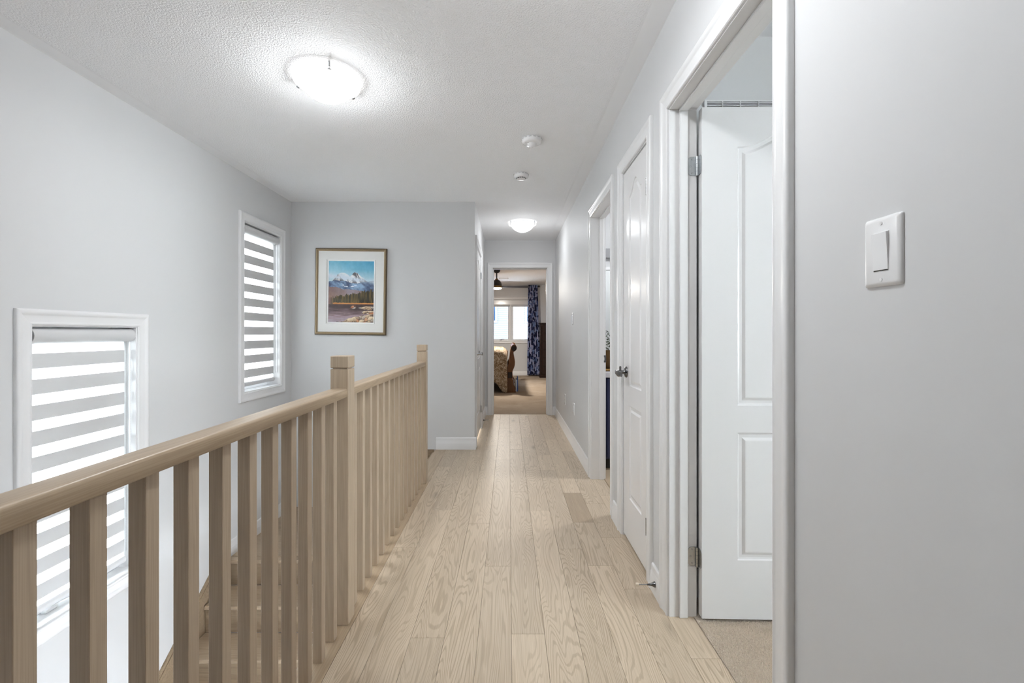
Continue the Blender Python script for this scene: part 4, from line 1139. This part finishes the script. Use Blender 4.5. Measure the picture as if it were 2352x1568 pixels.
# comforter draped over the mattress and down the near side
vs, fs = [], []; NX, NY = 70, 60
for i in range(NX + 1):
    x = -1.75 + 1.715 * i / NX
    for j in range(NY + 1):
        s = j / NY * 2.75            # arc length from the near hem
        hang = 0.52 - 0.06 * math.sin(x * 9) - 0.05 * math.sin(x * 23 + 1) + (0.12 * max(0, (x + 0.35) / 0.32) if x > -0.35 else 0)
        q = s - 0.55
        wob = 0.022 * math.sin(x * 14 + j * 0.15) + 0.012 * math.sin(x * 31)
        endr = max(0, (x + 0.16) / 0.125)
        zt = 0.815 - 0.10 * endr ** 2 + 0.012 * math.sin(x * 8 + j * 0.4) + 0.01 * math.sin(j * 0.9)
        if q < 0:
            u = -q / 0.55; p = (x, 8.66 - 0.035 + wob * u - 0.02 * u, zt - 0.05 - u * hang)
        elif q < 0.12:
            a = q / 0.12 * PI / 2; p = (x, 8.625 + 0.11 * (1 - math.cos(a)), zt - 0.05 + 0.05 * math.sin(a))
        elif q > 1.72:
            u = min(1, (q - 1.72) / 0.48); p = (x, 10.33 + 0.09 + wob * u, zt - 0.05 - u * hang)
        else: p = (x, 8.735 + (q - 0.12) / 1.6 * 1.60, zt)
        vs.append(p)
for i in range(NX):
    for j in range(NY):
        a = i * (NY + 1) + j; fs.append((a, a + 1, a + NY + 2, a + NY + 1))
me = bpy.data.meshes.new('comforter'); me.from_pydata(vs, [], fs); me.materials.append(M['paisley'])
me.polygons.foreach_set('use_smooth', [True] * len(me.polygons))
cf = link(bpy.data.objects.new('comforter', me)); sm = cf.modifiers.new('thickness', 'SOLIDIFY'); sm.thickness = 0.012
tag(cf, 'beige paisley comforter draped over the sleigh bed', 'comforter')
fb = tag(empty('folded_cloth', (0.085, 8.95, 0.14)), 'blue and white cloth beside the bed footboard', 'cloth')
fb.location = (0.128, 8.95, 0.007)
MB().box(0.0, 0.030, -0.15, 0.2, 0.0, 0.23, 0.008, 2).build('white_fold', 'bluew', fb, 40)
MB().box(0.0305, 0.048, -0.13, 0.18, 0.0, 0.28, 0.007, 2).build('blue_fold', 'blue', fb, 40)

# ------------------------------------------------------------------ ceiling fan
fn = tag(empty('ceiling_fan', (-0.25, 9.30, H)), 'black ceiling fan with a warm glowing light over the bed', 'ceiling fan')
MB().lathe([(0.070, -0.0002), (0.072, -0.012), (0.062, -0.045), (0.030, -0.068), (0.014, -0.072)], (0, 0, 0), 'Z', 32).build('canopy', 'black', fn, 40)
MB().lathe([(0.0115, -0.07), (0.0115, -0.20)], (0, 0, 0), 'Z', 16).build('downrod', 'black', fn, 40)
MB().lathe([(0.014, -0.175), (0.030, -0.195), (0.036, -0.205)], (0, 0, 0), 'Z', 24).build('collar', 'brass', fn, 40)
MB().lathe([(0.036, -0.204), (0.066, -0.222), (0.092, -0.255), (0.103, -0.295), (0.104, -0.330)], (0, 0, 0), 'Z', 36).build('motor_housing', 'black', fn, 40)
MB().lathe([(0.104, -0.330), (0.104, -0.372)], (0, 0, 0), 'Z', 36).build('brass_band', 'brass', fn, 40)
MB().lathe([(0.098, -0.372), (0.092, -0.386), (0.060, -0.397), (0.002, -0.400)], (0, 0, 0), 'Z', 36).build('light_diffuser', 'fanlight', fn, 50)
blade = MB()
rows = []
for k in range(9):
    q = k / 8; r = 0.098 + 0.565 * q; hw = 0.030 + 0.040 * q ** 0.8
    if k == 8: hw *= 0.75
    tl = math.radians(13)
    rows.append([(r, s * hw * math.cos(tl), -0.352 - s * hw * math.sin(tl) + o) for s, o in ((-1, 0.004), (1, 0.004), (1, -0.004), (-1, -0.004))])
blade.loops(rows, True, True, True); bme = blade.mesh('blade', 'black')
for a in (-4, 116, 236):
    o = bpy.data.objects.new('blade', bme); o.rotation_euler = (0, 0, math.radians(a)); link(o, fn)
cv = tag(empty('ceiling_vent', (-0.12, 10.7, H)), 'white vent register on the bedroom ceiling beyond the fan', 'vent')
MB().box(-0.11, 0.11, -0.07, 0.07, -0.012, -0.0003, 0.004).build('vent_frame', 'plastic', cv)
for k in range(5): MB().box(-0.09, 0.09, -0.052 + 0.024 * k, -0.044 + 0.024 * k, -0.016, -0.0122).build('louvre', 'plastic', cv)
